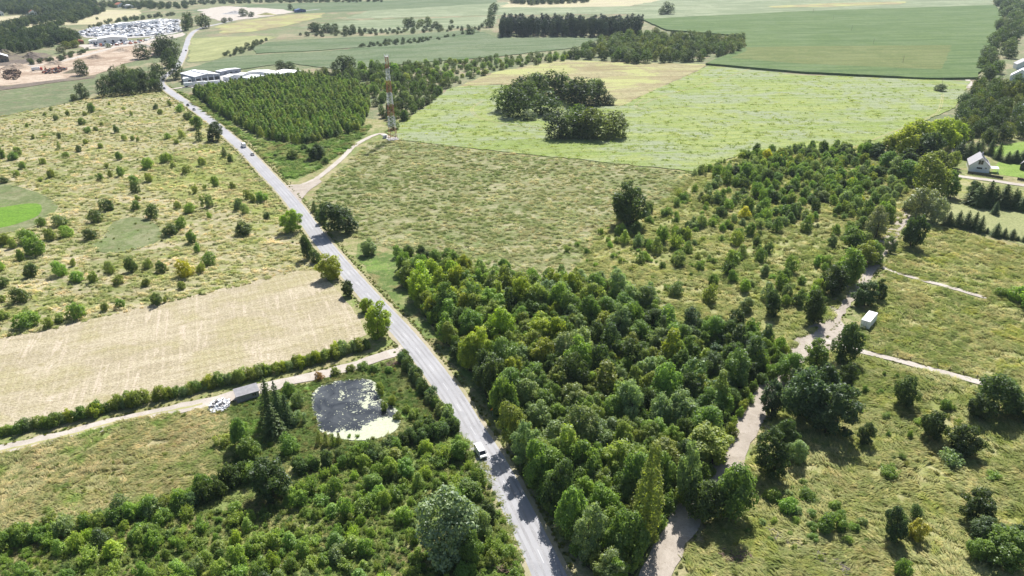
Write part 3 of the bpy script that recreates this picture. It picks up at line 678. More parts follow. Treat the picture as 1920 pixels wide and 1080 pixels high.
PROTO = {}   # kind -> list of (crown mesh, trunk mesh or None, width, height)
PROTO['broad'] = [(crown_round('broad_crown', 10 + i, 8.0, hh, -0.02 + .012 * i, nl, 8800, 0.46, lob=(lb[0] * .75, lb[1] * .95)), trunk_mesh('broad_trunk', 60 + i, hh, 0.24, 6, 2.4), 8.0, hh)
                  for i, (hh, nl, lb) in enumerate(((9.0, 30, (.13, .22)), (10.0, 38, (.11, .19)), (8.5, 24, (.15, .25)), (11.0, 44, (.10, .18)), (9.5, 32, (.12, .24)), (8.0, 26, (.14, .21))))]
PROTO['puffy'] = [(crown_round('puffy_crown', 30 + i, 9.0, 9.0, -0.03, nl, 8600, 0.46, 'leaf_silver', lob=(.09, .18)), trunk_mesh('puffy_trunk', 80 + i, 9.0, 0.26, 6, 2.6), 9.0, 9.0) for i, nl in enumerate((34, 28, 40))]
PROTO['shrub'] = [(crown_round('shrub_crown', 40 + i, 4.0, hh, -0.15, nl, 3000, 0.30, lob=(.11, .24)), None, 4.0, hh) for i, (hh, nl) in enumerate(((3.0, 16), (3.4, 20), (2.7, 14), (3.2, 24), (2.9, 18)))]
PROTO['thin'] = [(crown_thin('thin_crown', 50 + i, 3.0, 3.0, 1300, 0.28), None, 3.0, 3.0) for i in range(4)]
PROTO['young'] = [(crown_column('young_crown', 70 + i, 3.2, 5.0, 0.02, 3000, 0.28, power=0.62, nl=22), trunk_mesh('young_trunk', 90 + i, 5.0, 0.10, 3, .8), 3.2, 5.0) for i in range(4)]
PROTO['spruce'] = [(crown_spruce('spruce_crown', 110 + i, 5.0, 9.0, lv, 15, 0.34), trunk_mesh('spruce_trunk', 120 + i, 9.0, 0.16, 0), 5.0, 9.0) for i, lv in enumerate((22, 26, 19))]
PROTO['poplar'] = [(crown_column('poplar_crown', 130 + i, 4.0, 16.0, 0.03, 8000, 0.36, power=0.8, nl=60), trunk_mesh('poplar_trunk', 140 + i, 16.0, 0.25, 3, .8), 4.0, 16.0) for i in range(2)]
PROTO['birch'] = [(crown_column('birch_crown', 150 + i, 3.6, 10.0, 0.06, 1900, 0.46, power=0.95, nl=(22, 16, 28, 19)[i]), trunk_mesh('birch_trunk', 160 + i, 10.0, 0.10, 2, .6, 'bark_pale'), 3.6, 10.0) for i in range(4)]
PROTO['pine'] = [(crown_round('pine_crown', 170 + i, 6.0, 18.0, 0.10, 34, 3200, 0.62, 'needle', lob=(.16, .26)), trunk_mesh('pine_trunk', 180 + i, 18.0, 0.2, 3, 1.5), 6.0, 18.0) for i in range(3)]
PROTO['far'] = [(crown_round('far_crown', 190 + i, 9.0, 11.0, -0.12, 26, 2600, 0.72, lob=(.16, .26)), None, 9.0, 11.0) for i in range(4)]

TINT = {'dark': ((.036, .054, .023), 'dark green'), 'mid': ((.058, .088, .029), 'mid green'), 'light': ((.088, .118, .036), 'light green'),
        'lime': ((.104, .140, .028), 'lime green'), 'yellow': ((.165, .155, .024), 'yellowing'), 'gold': ((.106, .124, .026), 'yellow green'),
        'olive': ((.084, .102, .036), 'olive'), 'grey': ((.078, .102, .060), 'grey green'), 'silver': ((.098, .112, .074), 'silvery'),
        'blue': ((.040, .062, .036), 'bluish green'), 'rust': ((.11, .07, .035), 'rusty'), 'fresh': ((.074, .113, .033), 'fresh green')}
for _k in TINT: TINT[_k] = ((TINT[_k][0][0] * 3.2, TINT[_k][0][1] * 3.1, TINT[_k][0][2] * 2.6), TINT[_k][1])
PLANTS = []
_rngp = random.Random(77)
NAMES = {'broad': 'broadleaf_tree', 'puffy': 'silvery_tree', 'shrub': 'shrub', 'thin': 'bush', 'young': 'young_tree', 'spruce': 'spruce_tree',
         'poplar': 'poplar_tree', 'birch': 'plantation_tree', 'pine': 'pine_tree', 'far': 'distant_tree'}
WORDS = {'broad': 'tree', 'puffy': 'tree', 'shrub': 'shrub', 'thin': 'bush', 'young': 'sapling', 'spruce': 'spruce', 'poplar': 'poplar', 'birch': 'birch', 'pine': 'pine', 'far': 'tree'}
def plant_g(kind, x, y, w, h, tint, zone, group, name=None, label=None, z=0.0):
    """one plant standing at ground point (x,y), crown width w and height h in metres"""
    c_me, t_me, w0, h0 = _rngp.choice(PROTO[kind]); col = TINT[tint][0]; v = _rngp.uniform(.82, 1.2) * (.52 if kind in ('far', 'pine') else (.85 if kind == 'broad' and tint in ('dark', 'blue') else 1.0)); hu = _rngp.uniform(-.07, .05)
    rgba = (col[0] * v * (1 + hu), col[1] * v, col[2] * v * (1 - hu), 1)
    nm = name or NAMES[kind]; rz = _rngp.uniform(0, 6.283); sx = w / w0 * _rngp.uniform(.94, 1.06)
    if t_me is None:
        o = bpy.data.objects.new(nm, c_me); link(o); o.color = rgba
    else:
        o = bpy.data.objects.new(nm, None); o.empty_display_size = .5; link(o)
        t = link(bpy.data.objects.new('trunk', t_me), o); c = link(bpy.data.objects.new('crown', c_me), o); c.color = rgba
    o.location = (x, y, z); o.rotation_euler = (_rngp.uniform(-.03, .03), _rngp.uniform(-.03, .03), rz); o.scale = (sx, w / w0, h / h0)
    o['category'] = WORDS[kind]; o['group'] = group
    PLANTS.append((o, kind, tint, zone, x, y, w, h, label)); return o
def plant(kind, px, py, wpx, hpx, tint, zone, group, name=None, label=None):
    """one plant given by its outline in the photo: foot (px,py), width and height in photo pixels"""
    p = G(px, py); s, dep = PXM(p); W_ = wpx / s
    p = G(px, py - 0.36 * wpx * math.sin(dep)); s, dep = PXM(p); W_ = wpx / s
    H_ = (hpx - 0.42 * wpx * math.sin(dep)) / (s * math.cos(dep))
    H_ = max(H_, W_ * {'shrub': .6, 'thin': .6, 'broad': .75, 'puffy': .7, 'spruce': 1.2, 'far': .7}.get(kind, .8))
    return plant_g(kind, p.x, p.y, W_ * (1.3 if kind == 'spruce' else 1.18 if name == 'grove_tree' else 0.95), H_, tint, zone, group, name, label)
def plants(kind, tint, zone, group, data, name=None):
    for t in data.split():
        q = t.split(','); k = kind; ti = tint
        for e in q[4:]:
            if e in TINT: ti = e
            else: k = e
        plant(k, float(q[0]), float(q[1]), float(q[2]), float(q[3]), ti, zone, group, name)

def instancer(name, pts, scl, rot, idx, meshes, **kw):
    """one uncountable mass: copies of `meshes` on points (geometry nodes)"""
    pts = np.asarray(pts, np.float32); n = len(pts)
    me = bpy.data.meshes.new(name); me.vertices.add(n); me.vertices.foreach_set('co', pts.ravel())
    for nm, ty, fld, arr in (('scl', 'FLOAT_VECTOR', 'vector', np.asarray(scl, np.float32).ravel()), ('rot', 'FLOAT_VECTOR', 'vector', np.asarray(rot, np.float32).ravel()), ('idx', 'INT', 'value', np.asarray(idx, np.int32))):
        a = me.attributes.new(nm, ty, 'POINT'); a.data.foreach_set(fld, arr)
    me.update()
    col = bpy.data.collections.new(name + '_pieces')
    for k, q in enumerate(meshes):
        col.objects.link(bpy.data.objects.new('%s_piece_%02d' % (name, k), q))
    o = bpy.data.objects.new(name, me); link(o, None, kind='stuff', **kw)
    ng = bpy.data.node_groups.new(name + '_spread', 'GeometryNodeTree')
    ng.interface.new_socket('Geometry', in_out='INPUT', socket_type='NodeSocketGeometry'); ng.interface.new_socket('Geometry', in_out='OUTPUT', socket_type='NodeSocketGeometry')
    gi = ng.nodes.new('NodeGroupInput'); go = ng.nodes.new('NodeGroupOutput'); ip = ng.nodes.new('GeometryNodeInstanceOnPoints'); ci = ng.nodes.new('GeometryNodeCollectionInfo')
    ci.inputs['Collection'].default_value = col; ci.inputs['Separate Children'].default_value = True; ci.inputs['Reset Children'].default_value = True
    def attr(nm, ty):
        a = ng.nodes.new('GeometryNodeInputNamedAttribute'); a.data_type = ty; a.inputs['Name'].default_value = nm; return a.outputs['Attribute']
    L = ng.links
    L.new(gi.outputs[0], ip.inputs['Points']); L.new(ci.outputs[0], ip.inputs['Instance']); ip.inputs['Pick Instance'].default_value = True
    L.new(attr('idx', 'INT'), ip.inputs['Instance Index']); L.new(attr('scl', 'FLOAT_VECTOR'), ip.inputs['Scale'])
    L.new(attr('rot', 'FLOAT_VECTOR'), ip.inputs['Rotation']); L.new(ip.outputs[0], go.inputs[0])
    md = o.modifiers.new('spread', 'NODES'); md.node_group = ng
    return o

# ------------------------------------------------------------------ planting: named single plants first
RS = random.Random(4242); RN = np.random.default_rng(99)
def pick(*a):
    """pick('dark',3,'mid',2): weighted choice"""
    return RS.choices(a[0::2], a[1::2])[0]
Z = 'on the dry meadow'; GR = 'bushes on the dry meadow'
plants('shrub', 'olive', Z, GR, """226,300,14,16,mid 189,339,16,16,mid 206,333,10,14 227,332,17,20,mid 83,308,13,13 43,317,15,15,mid 33,331,13,13 95,335,14,18 77,341,9,10,thin
25,301,24,16,mid 37,291,15,17 5,298,14,20,mid 12,344,18,13,dark 146,286,12,13,dark 124,296,15,12,light 112,282,10,16,young 189,278,12,10,light 201,316,10,13,thin
252,364,20,22,dark 256,347,22,20,mid 281,342,17,18 309,307,26,20,light 276,317,26,22,light 325,315,13,12 349,328,16,18 382,312,17,18 421,296,13,20,dark,young 432,306,14,18,dark
406,351,17,20,mid 437,355,13,15 366,364,14,22,thin 392,390,26,28,grey 384,357,10,14,thin 464,375,14,20 475,380,14,18 445,396,18,24,grey 461,404,19,22,grey 395,410,11,13,light
205,396,28,24,dark 180,421,29,26,dark 255,395,20,20,mid 259,377,13,12 281,413,29,29,dark 175,451,31,24,dark 120,427,33,26,grey 79,425,22,19,mid 321,443,34,24,dark 338,430,24,25,mid
356,400,24,22,light 335,392,16,15 459,445,35,29,dark 128,448,31,24,fresh 97,452,26,25 60,457,38,30,fresh 70,482,46,40,fresh 40,492,17,23,mid 8,460,28,24 27,467,16,20 55,523,28,28,dark
118,520,30,32,fresh 136,500,12,16 148,532,28,22,fresh 175,532,22,24,light 208,516,23,25 251,512,25,30,dark 278,507,20,23 306,513,22,24,dark 350,523,38,36,yellow 375,512,20,20 388,500,30,26,mid
370,475,14,20,mid 272,538,18,16 220,535,24,20 8,540,24,22,dark 5,510,18,24,fresh 342,545,20,16 46,570,36,34,dark 148,600,38,36,mid 54,617,50,36,fresh 92,615,22,22 115,607,26,20
195,585,16,18 229,579,20,20,mid 292,574,24,26,dark 310,568,8,12 8,602,26,22 6,567,18,16
172,211,16,18,mid 160,217,10,9 127,217,10,11 105,226,12,11,dark 84,217,8,7 96,208,7,8 154,235,18,14,mid 164,250,16,12,mid 182,246,10,9 219,250,12,17,dark 112,260,9,12,dark 62,261,8,10
50,240,7,9 85,258,9,8 190,237,9,9 232,207,8,7 247,217,7,9 291,206,12,11,dark 299,215,12,10 320,199,10,12 335,211,19,16,fresh 317,261,13,13,fresh 344,259,14,16 235,264,13,12 250,264,10,10 259,266,8,10
162,270,12,10 332,270,12,9 141,189,14,12,grey 205,197,6,6""", 'meadow_shrub')
plant('broad', 360, 458, 22, 25, 'mid', Z, GR, 'meadow_tree')
Z = 'beside the asphalt road'; GR = 'trees and bushes along the main road'
plants('broad', 'dark', Z, GR, """546,442,44,46,lime 576,490,26,46 594,497,26,28,shrub 621,530,52,50,gold 655,560,28,32 687,588,28,30,lime 709,642,54,70,lime 649,444,74,50 352,226,20,15,shrub
371,241,28,24,fresh 374,266,16,26,young 400,268,33,34 492,380,28,22,fresh,shrub 500,412,16,15,shrub 590,398,13,20,young 607,420,22,27,shrub 597,408,16,16,shrub 691,482,36,32,grey
549,301,22,20,shrub 595,304,38,29 611,308,18,14,shrub 570,283,20,10,shrub 516,297,12,8,shrub""")
Z = 'by the pond'; GR = 'plants round the pond'
plants('spruce', 'dark', Z, GR, "515,826,38,66 509,800,32,92 528,806,30,92 540,802,24,66")
plants('shrub', 'mid', Z, GR, """558,767,27,32,grey 555,803,35,30,grey 545,744,31,30 544,858,40,42 450,846,42,62,mid,broad 425,838,36,26,olive 458,810,22,22,fresh 470,870,50,50,mid,broad 600,835,14,26,olive,young 612,838,15,26,olive,young 625,839,15,26,olive,young 636,836,12,24,olive,young
655,822,10,9,fresh,thin 670,822,10,9,fresh,thin 715,745,18,26,olive 735,760,18,22,olive 720,772,16,20,olive 745,790,20,18,olive 775,790,24,22,olive 760,775,18,16,light 730,700,20,14,fresh 705,700,22,18,mid 680,697,24,18,mid 655,699,22,16,olive 630,706,22,18,olive 600,716,22,18,rust""")
plant('broad', 512, 952, 84, 90, 'dark', 'below the pond', 'trees below the pond', None, 'large dark green tree rising from the hedge below the pond')
plant('puffy', 842, 1082, 138, 142, 'grey', 'in the lower thicket', 'trees in the thicket', None, 'huge pale leaved tree beside the road in the lower thicket')
plants('broad', 'mid', 'in the lower thicket', 'trees in the thicket', "908,1020,46,60,grey 893,948,50,44,mid 862,868,44,44,fresh 765,905,40,40,fresh 707,920,40,36,fresh 735,900,34,40,light 915,985,36,40,dark 890,1070,50,70,mid")

Z = 'between road and gravel track'; GR = 'trees of the wood between road and track'
plants('broad', 'dark', Z, GR, "1180,432,78,86,dark 1445,600,34,52,dark 1525,614,48,68,dark 1310,992,78,86,dark 1365,988,88,114,mid 1285,958,50,118,grey 1322,876,98,84,olive")
plants('poplar', 'mid', Z, GR, "1207,1030,56,178,olive 1345,778,36,82,olive 1240,660,26,66,dark 1248,668,22,50,dark")
Z = 'on the grass slope'; GR = 'trees scattered on the grass slope'
plants('broad', 'dark', Z, GR, """1620,580,54,54 1647,566,26,42 1576,688,56,80 1585,742,42,62 1700,772,46,64 1882,790,88,88 1830,796,46,56 1752,832,48,60 1802,862,64,64 1619,842,33,48 1450,912,72,98 1497,872,42,52,grey
1676,1026,48,72,blue 1720,980,25,34,blue,shrub 1711,1018,40,48,yellow,puffy 1825,990,64,72 1852,1030,62,58,blue 1882,1082,84,80,mid 1837,1060,46,48,mid 1912,1040,50,60,dark 1685,1088,34,42,mid,shrub 1550,1010,48,44,mid,shrub 1575,1000,30,34,mid,shrub
1517,946,36,26,mid,shrub 1920,800,40,60 1770,770,24,24,mid,shrub 1560,960,26,20,light,shrub 1470,965,40,36,fresh,shrub 1440,945,36,30,light,shrub 1600,1000,24,20,mid,shrub 1650,740,14,12,mid,shrub 1677,713,12,14,mid,shrub 1655,708,9,12,mid,shrub 1622,740,16,18,mid,shrub 1644,745,8,10,mid,shrub
1664,822,12,14,mid,shrub 1707,826,12,18,mid,shrub 1660,790,18,22,grey,thin 1690,865,14,16,dark,thin 1675,865,10,12,dark,thin 1780,880,50,26,grey,thin 1860,905,30,20,light,thin 1785,775,16,18,mid,thin 1795,800,18,16,light,thin 1720,800,20,18,light,thin 1665,900,40,26,fresh,thin
1910,575,60,36,fresh,shrub 1880,560,30,20,light,shrub""")
Z = 'along the gravel track'; GR = 'trees along the gravel track'
plants('broad', 'dark', Z, GR, """1505,800,92,108,blue 1548,832,94,110,blue 1470,722,54,66,mid 1527,704,48,66,mid 1490,760,60,70,blue 1445,790,50,70,blue 1540,770,70,80,blue 1470,850,44,60,dark
1706,470,46,64,dark 1670,478,27,33,grey 1642,450,44,62,silver,puffy 1590,540,60,70,mid 1640,500,40,44,mid 1560,560,60,60,dark 1620,505,50,50,olive 1600,470,44,40,mid 1665,420,30,34,mid""")
Z = 'near the white gabled house'; GR = 'trees near the house'
plants('puffy', 'silver', Z, GR, "1752,424,42,54 1722,416,58,64 1700,398,28,28")
plants('broad', 'olive', Z, GR, "1752,382,70,80 1782,374,40,50,mid 1755,330,50,48 1782,318,34,34 1828,366,30,24,dark 1735,300,54,50,dark 1710,290,50,44,mid 1700,320,40,40,dark 1715,345,50,44,mid 1680,340,40,44,grey 1660,320,40,36,mid 1645,300,36,30,dark")
plants('broad', 'gold', 'at the crop corner', 'yellow green trees at the field corner', "1690,298,60,60 1725,292,66,62 1760,286,60,60 1790,280,44,48,lime 1660,296,34,40 1745,270,50,36")
Z = 'on the lime paddock'; GR = 'spruces planted in a row'
plants('spruce', 'dark', Z, GR, "1777,425,20,30 1794,427,20,34 1810,430,22,36 1825,432,17,36 1836,437,18,34 1850,439,10,11 1867,445,19,28 1882,447,13,21 1897,450,17,20 1919,455,12,16 1908,452,8,10")
Z = 'above the lime paddock'; GR = 'spruces above the paddock'
plants('spruce', 'dark', Z, GR, "1832,389,30,46 1848,390,30,52 1862,388,26,40 1880,391,32,46 1898,392,26,40 1865,403,13,27,blue 1915,397,24,32 1818,384,24,36 1905,390,20,34")
Z = 'behind the white gabled house'; GR = 'spruces behind the house'
plants('spruce', 'dark', Z, GR, "1815,300,26,36 1800,296,24,34 1838,288,18,26 1828,292,20,30 1856,292,14,34 1871,300,14,34 1888,306,18,22 1902,306,20,24 1916,306,20,26")
Z = 'in the bright green crop'; GR = 'grove standing in the bright green crop'
plants('far', 'dark', Z, GR, """1045,262,46,50 1072,264,50,54,mid 1105,264,44,60,olive 1130,265,50,58,olive 1158,262,48,50,olive 1090,258,50,60,mid 965,222,48,62 950,212,44,50,mid 990,200,50,46,mid 998,182,40,44 975,190,44,48 1035,192,46,56 1058,188,40,50,mid
1022,217,52,44,mid 1100,202,56,56 1080,196,44,44 1128,198,36,44 995,227,26,19,grey 1027,227,19,15,blue 1142,198,21,19,dark 1760,172,19,15,blue 1015,170,40,34,mid 1112,176,34,30,mid""", 'grove_tree')

plants('broad', 'mid', 'on the roadside wood edge', 'tall trees on the roadside edge of the wood', "926,752,50,78,dark 944,792,52,84,mid 972,846,56,88,olive 990,890,58,92,grey 1010,930,58,96,mid 1034,975,62,100,dark 1066,1022,64,104,mid 1100,1070,66,106,grey 880,705,46,70,gold 902,728,44,70,dark", 'edge_tree')
# far single trees along the lanes and fields
Z = 'among the far fields'; GR = 'single trees among the far fields'
plants('far', 'dark', Z, GR, """158,143,31,29 160,186,29,30 141,190,15,13,grey 302,152,30,34 318,128,34,34 312,106,52,36 300,102,40,30 330,150,34,40 325,112,26,24 268,112,34,28 348,58,20,33 356,52,18,28 385,54,24,26 376,48,16,18,grey 420,43,13,10 433,40,9,7 458,31,20,14 470,32,14,9
600,63,22,19 612,62,20,18 590,61,24,18 625,60,18,16 652,64,16,16 664,64,16,17 674,62,9,12 763,51,16,17 774,51,18,18 787,50,18,14,olive 803,50,18,18,grey 821,53,16,13 847,44,10,7 922,42,19,22 924,26,20,20 918,52,22,17 882,65,20,14,blue 840,70,8,6
1250,27,30,20 1242,28,14,12 545,133,22,17 530,134,26,18 640,140,44,30 655,136,30,28 98,58,20,14 140,44,14,11 183,37,7,5 330,12,12,9 545,18,12,10 552,22,8,6 868,65,9,6 850,69,8,6 836,71,7,5 205,90,12,8,olive 128,92,20,14,gold 140,90,20,14,gold 115,100,18,12 192,80,10,10,grey""", 'field_tree')

# ------------------------------------------------------------------ woods and thickets, spread over their plots
_clr = [(np.array([[p.x, p.y] for p in c]), d) for c, d in ((ROAD, 4.2), (TRK, 3.2), (LANE, 3.4), (SIDE, 2.6), (TT, 3.4))]
def clear_of(x, y, w, f=0.34):
    return all(np.min(np.hypot(c[:, 0] - x, c[:, 1] - y)) > d + f * w for c, d in _clr)
def spread(poly, spacing, kinds, tints, wr, hr, zone, group, name=None, seed=1, density=None, limit=300, ground=False, avoid=()):
    rng = np.random.default_rng(seed); P = poly if ground else GP(poly); n = 0
    for (x, y) in poisson(P, spacing, rng, limit * 3, density):
        if n >= limit: break
        px, py = PIX((x, y))
        if px < -60 or px > 1980 or py > 1170: continue
        if any((q[0] - x) ** 2 + (q[1] - y) ** 2 < q[2] ** 2 for q in avoid): continue
        k = kinds(px, py) if callable(kinds) else RS.choice(kinds); ti = tints(px, py) if callable(tints) else RS.choice(tints)
        w = RS.uniform(*wr); h = w * RS.uniform(*hr)
        if y < 420 and not clear_of(x, y, w): continue
        plant_g(k, x, y, w, h, ti, zone, group, name); n += 1
    return n
occupied = [(p[4], p[5], p[6] * 0.42) for p in PLANTS]

def wood_tint(px, py):
    if py < 730 and px < 1080: return pick('gold', 5, 'olive', 3, 'mid', 3, 'grey', 3, 'lime', 1, 'dark', 1, 'fresh', 2)
    if px > 1280 and py < 760: return pick('dark', 4, 'mid', 4, 'blue', 3, 'olive', 1, 'lime', 0.7)
    if py > 760: return pick('mid', 4, 'grey', 4, 'fresh', 2, 'dark', 2, 'olive', 1, 'light', 1)
    return pick('mid', 4, 'grey', 3, 'olive', 2, 'gold', 2, 'dark', 2, 'fresh', 2)
n_wood = spread(WOODP, 5.0, lambda a, b: pick('broad', 8, 'puffy', 1.0, 'young', 2), wood_tint, (4.8, 10.0), (.95, 1.5), 'in the middle wood', 'trees of the wood between road and track', 'woodland_tree', 7, None, 300, avoid=occupied)
spread("735,500 790,495 880,515 960,535 1060,540 1150,550 1240,585 1330,620 1250,600 1150,535 1060,520 960,515 880,500 800,478 745,478", 4.2, ['broad', 'shrub', 'young'], lambda a, b: pick('mid', 3, 'grey', 2, 'gold', 2, 'fresh', 2, 'dark', 1), (3.6, 6.4), (.8, 1.2), 'on the upper wood edge', 'bushes on the upper edge of the wood', 'woodside_shrub', 8, None, 90)

def scrub_density(x, y):
    px, py = PIXV(x, y); d = (px - 1150) / 550 * 0.9 + (420 - py) / 400 * 0.35
    return np.clip(d * 0.75 + 0.02 + (fbm(x * .055, y * .055, 4) - .5) * 4.2, 0.03, 1)
spread("1318,330 1400,290 1640,279 1720,320 1745,335 1700,405 1600,440 1470,410 1340,365", 3.7, lambda a, b: pick('shrub', 6, 'broad', 3.5, 'young', .6), lambda a, b: pick('mid', 4, 'dark', 3, 'fresh', 1.5, 'grey', 4, 'olive', 2, 'gold', .5, 'yellow', .15),
       (3.2, 7.4), (.75, 1.25), 'in the upper scrub', 'bushes of the dense upper scrub', 'upper_scrub_bush', 15, lambda x, y: np.clip(.26 + (fbm(x * .06, y * .06, 14) - .5) * 4.6, .02, 1), 220, avoid=occupied)
occupied += [(p[4], p[5], p[6] * 0.42) for p in PLANTS[len(occupied):]]
spread(SCRUB, 3.1, lambda a, b: pick('shrub', 5, 'broad', 2.2 if a > 1450 else .4, 'young', 2, 'thin', 1), lambda a, b: pick('mid', 4, 'dark', 3, 'fresh', 3, 'grey', 3, 'olive', 2, 'light', 2, 'yellow', .25),
       (2.2, 6.4), (.75, 1.3), 'in the scrub', 'bushes of the scrub beside the gravel track', 'scrub_bush', 11, scrub_density, 300, avoid=occupied)
spread("1060,470 1140,430 1240,390 1310,360 1330,420 1280,560 1180,530 1080,510", 5.0, ['thin', 'shrub'], lambda a, b: pick('fresh', 3, 'olive', 2, 'light', 2, 'mid', 2), (1.4, 3.2), (.7, 1.1), 'where meadow turns to scrub', 'small bushes where meadow turns to scrub', 'small_bush', 12, None, 60, avoid=occupied)
spread("1400,940 1500,905 1640,985 1620,1050 1500,1060 1400,1000", 2.6, ['shrub', 'thin', 'shrub'], lambda a, b: pick('mid', 4, 'grey', 3, 'light', 2, 'fresh', 2), (1.2, 3.0), (.55, .9), 'on the lower slope', 'low bushes on the lower slope', 'slope_bush', 16, lambda x, y: np.clip(.3 + (fbm(x * .09, y * .09, 31) - .5) * 4, 0, 1), 60)
def thicket_tint(px, py): return pick('light', 8, 'fresh', 5, 'lime', 1, 'mid', 3, 'olive', 2, 'grey', 1, 'dark', .4)
spread("0,1130 0,1045 150,1010 260,985 350,965 470,955 560,905 700,862 800,845 880,850 930,930 965,1050 985,1130", 2.6, lambda a, b: pick('shrub', 6, 'young', 1.6, 'thin', 3), thicket_tint, (1.6, 5.0), (.65, 1.3), 'in the lower thicket', 'bushes of the lower thicket', 'thicket_bush', 13, lambda x, y: np.clip(.55 + (fbm(x * .08, y * .08, 44) - .5) * 3.6, .08, 1), 300, avoid=occupied)

def hedge(line, step, wr, hr, tints, zone, group, name, seed, kinds=('shrub',), rows=1, off=1.6):
    rr = random.Random(seed); cl = catmull(GP(line), 1.0); L = 0.0; nxt = 0.0
    for i in range(1, len(cl)):
        L += (cl[i] - cl[i - 1]).length
        if L >= nxt:
            d = (cl[i] - cl[i - 1]).normalized()
            for r in range(rows):
                o = (r - (rows - 1) / 2) * off + rr.uniform(-.5, .5); w = rr.uniform(*wr)
                px, py = PIX(cl[i])
                if -70 < px < 1990 and py < 1160:
                    plant_g(rr.choice(kinds), cl[i].x - d.y * o, cl[i].y + d.x * o, w, w * rr.uniform(*hr), RS.choice(tints), zone, group, name)
            nxt = L + step * rr.uniform(.8, 1.25)
hedge("-40,822 40,809 110,794 190,774 196,772", .95, (2.6, 4.2), (.85, 1.2), ['olive', 'olive', 'mid', 'gold', 'mid', 'grey'], 'in the stubble hedge', 'hedge between stubble field and lane', 'hedge_bush', 21)
hedge("205,769 270,756 330,743 420,721 500,703 580,683 650,663 690,653", .95, (2.7, 4.6), (.9, 1.2), ['olive', 'olive', 'mid', 'gold', 'mid', 'grey'], 'in the stubble hedge', 'hedge between stubble field and lane', 'hedge_bush', 22)
hedge("754,672 765,692 780,714 797,737 816,762 836,787 852,801", 1.15, (3.0, 4.4), (.9, 1.25), ['dark', 'mid', 'blue', 'grey'], 'in the roadside hedge', 'dark hedge between pond and road', 'roadside_hedge_bush', 23)
hedge("860,806 820,812 780,825 740,842 700,858 650,868 600,876 560,884", 2.2, (3.2, 4.8), (.85, 1.15), ['dark', 'blue', 'mid', 'dark'], 'in the pond hedge', 'dark hedge under the pond', 'pond_hedge_bush', 24, rows=2)
hedge("-40,1040 40,1018 110,1000 180,985 250,970 310,960 360,950", 2.4, (3.4, 5.2), (.85, 1.15), ['olive', 'mid', 'fresh', 'grey'], 'in the rough grass hedge', 'hedge under the rough grass', 'field_hedge_bush', 25, rows=2)
hedge("350,950 390,935 430,915 465,900 490,890", 2.4, (3.6, 5.4), (.95, 1.3), ['dark', 'blue', 'mid'], 'in the rough grass hedge', 'hedge under the rough grass', 'field_hedge_bush', 26, rows=2)
hedge("300,170 250,177 185,183", 5.0, (8, 11), (1.0, 1.4), ['dark', 'dark', 'mid'], 'in the bend grove', 'dark grove by the bend', 'grove_edge_tree', 27, ('far',))
hedge("295,158 250,166 195,172", 5.0, (9, 12), (1.2, 1.6), ['dark', 'dark', 'blue'], 'in the bend grove', 'dark grove by the bend', 'grove_edge_tree', 28, ('far',))
hedge("270,148 235,155 205,160", 6.0, (9, 12), (1.1, 1.5), ['dark', 'mid', 'mid'], 'in the bend grove', 'dark grove by the bend', 'grove_edge_tree', 29, ('far',))

# plantation beside the road: the trees that show largest stand singly, the rest as one mass
PLANT = "362,176 400,168 470,158 560,148 640,155 690,172 692,205 676,245 620,262 560,272 500,262 440,232 400,205"
pp = poisson(GP(PLANT), 2.75, np.random.default_rng(31), 4000, lambda x, y: np.where(fbm(x * .05, y * .05, 8) > .34, 1.0, .15))
pp.sort(key=lambda p: p[1])
front = pp[:290]; rest = pp[290:]
for (x, y) in front:
    w = RS.uniform(3.0, 5.2); plant_g(pick('birch', 3, 'young', 1), x, y, w, RS.uniform(5.0, 8.8), pick('mid', 3, 'olive', 4, 'fresh', 3, 'dark', 2, 'light', 1), 'in the young plantation beside the road', 'trees on the near edge of the plantation')
RANDSTOPS = [(0, (.034, .055, .021)), (.3, (.058, .086, .028)), (.55, (.085, .10, .034)), (.8, (.072, .115, .03)), (1, (.10, .135, .04))]
RANDSTOPS = [(p, (q[0] * 3.0, q[1] * 2.9, q[2] * 2.4)) for p, q in RANDSTOPS]
MAT['leaf_mass'] = foliage('mass_leaves', 'random', RANDSTOPS)
MAT['leaf_farwood'] = foliage('far_wood_leaves', 'random', [(0, (.032, .055, .03)), (.5, (.052, .08, .036)), (.85, (.08, .11, .045)), (1, (.12, .14, .07))])
MAT['needle_mass'] = foliage('mass_needles', 'random', [(0, (.034, .055, .034)), (1, (.06, .085, .046))], trans=.12, gloss=.03)
def recol(me, mat):
    q = me.copy(); q.materials.clear(); q.materials.append(MAT[mat]); return q
MAT['leaf_weed'] = foliage('weed_leaves', 'random', [(0, (.16, .20, .06)), (.4, (.22, .25, .08)), (.7, (.28, .27, .11)), (1, (.20, .29, .06))], trans=.5, gloss=.01)
MASS = {'weed': [recol(p[0], 'leaf_weed') for p in PROTO['thin']], 'birch': [recol(p[0], 'leaf_mass') for p in PROTO['birch'] + PROTO['birch'][:1]], 'shrub': [recol(p[0], 'leaf_mass') for p in PROTO['shrub']], 'thin': [recol(p[0], 'leaf_mass') for p in PROTO['thin']],
        'far': [recol(p[0], 'leaf_farwood') for p in PROTO['far']], 'pine': [recol(p[0], 'needle_mass') for p in PROTO['pine']]}
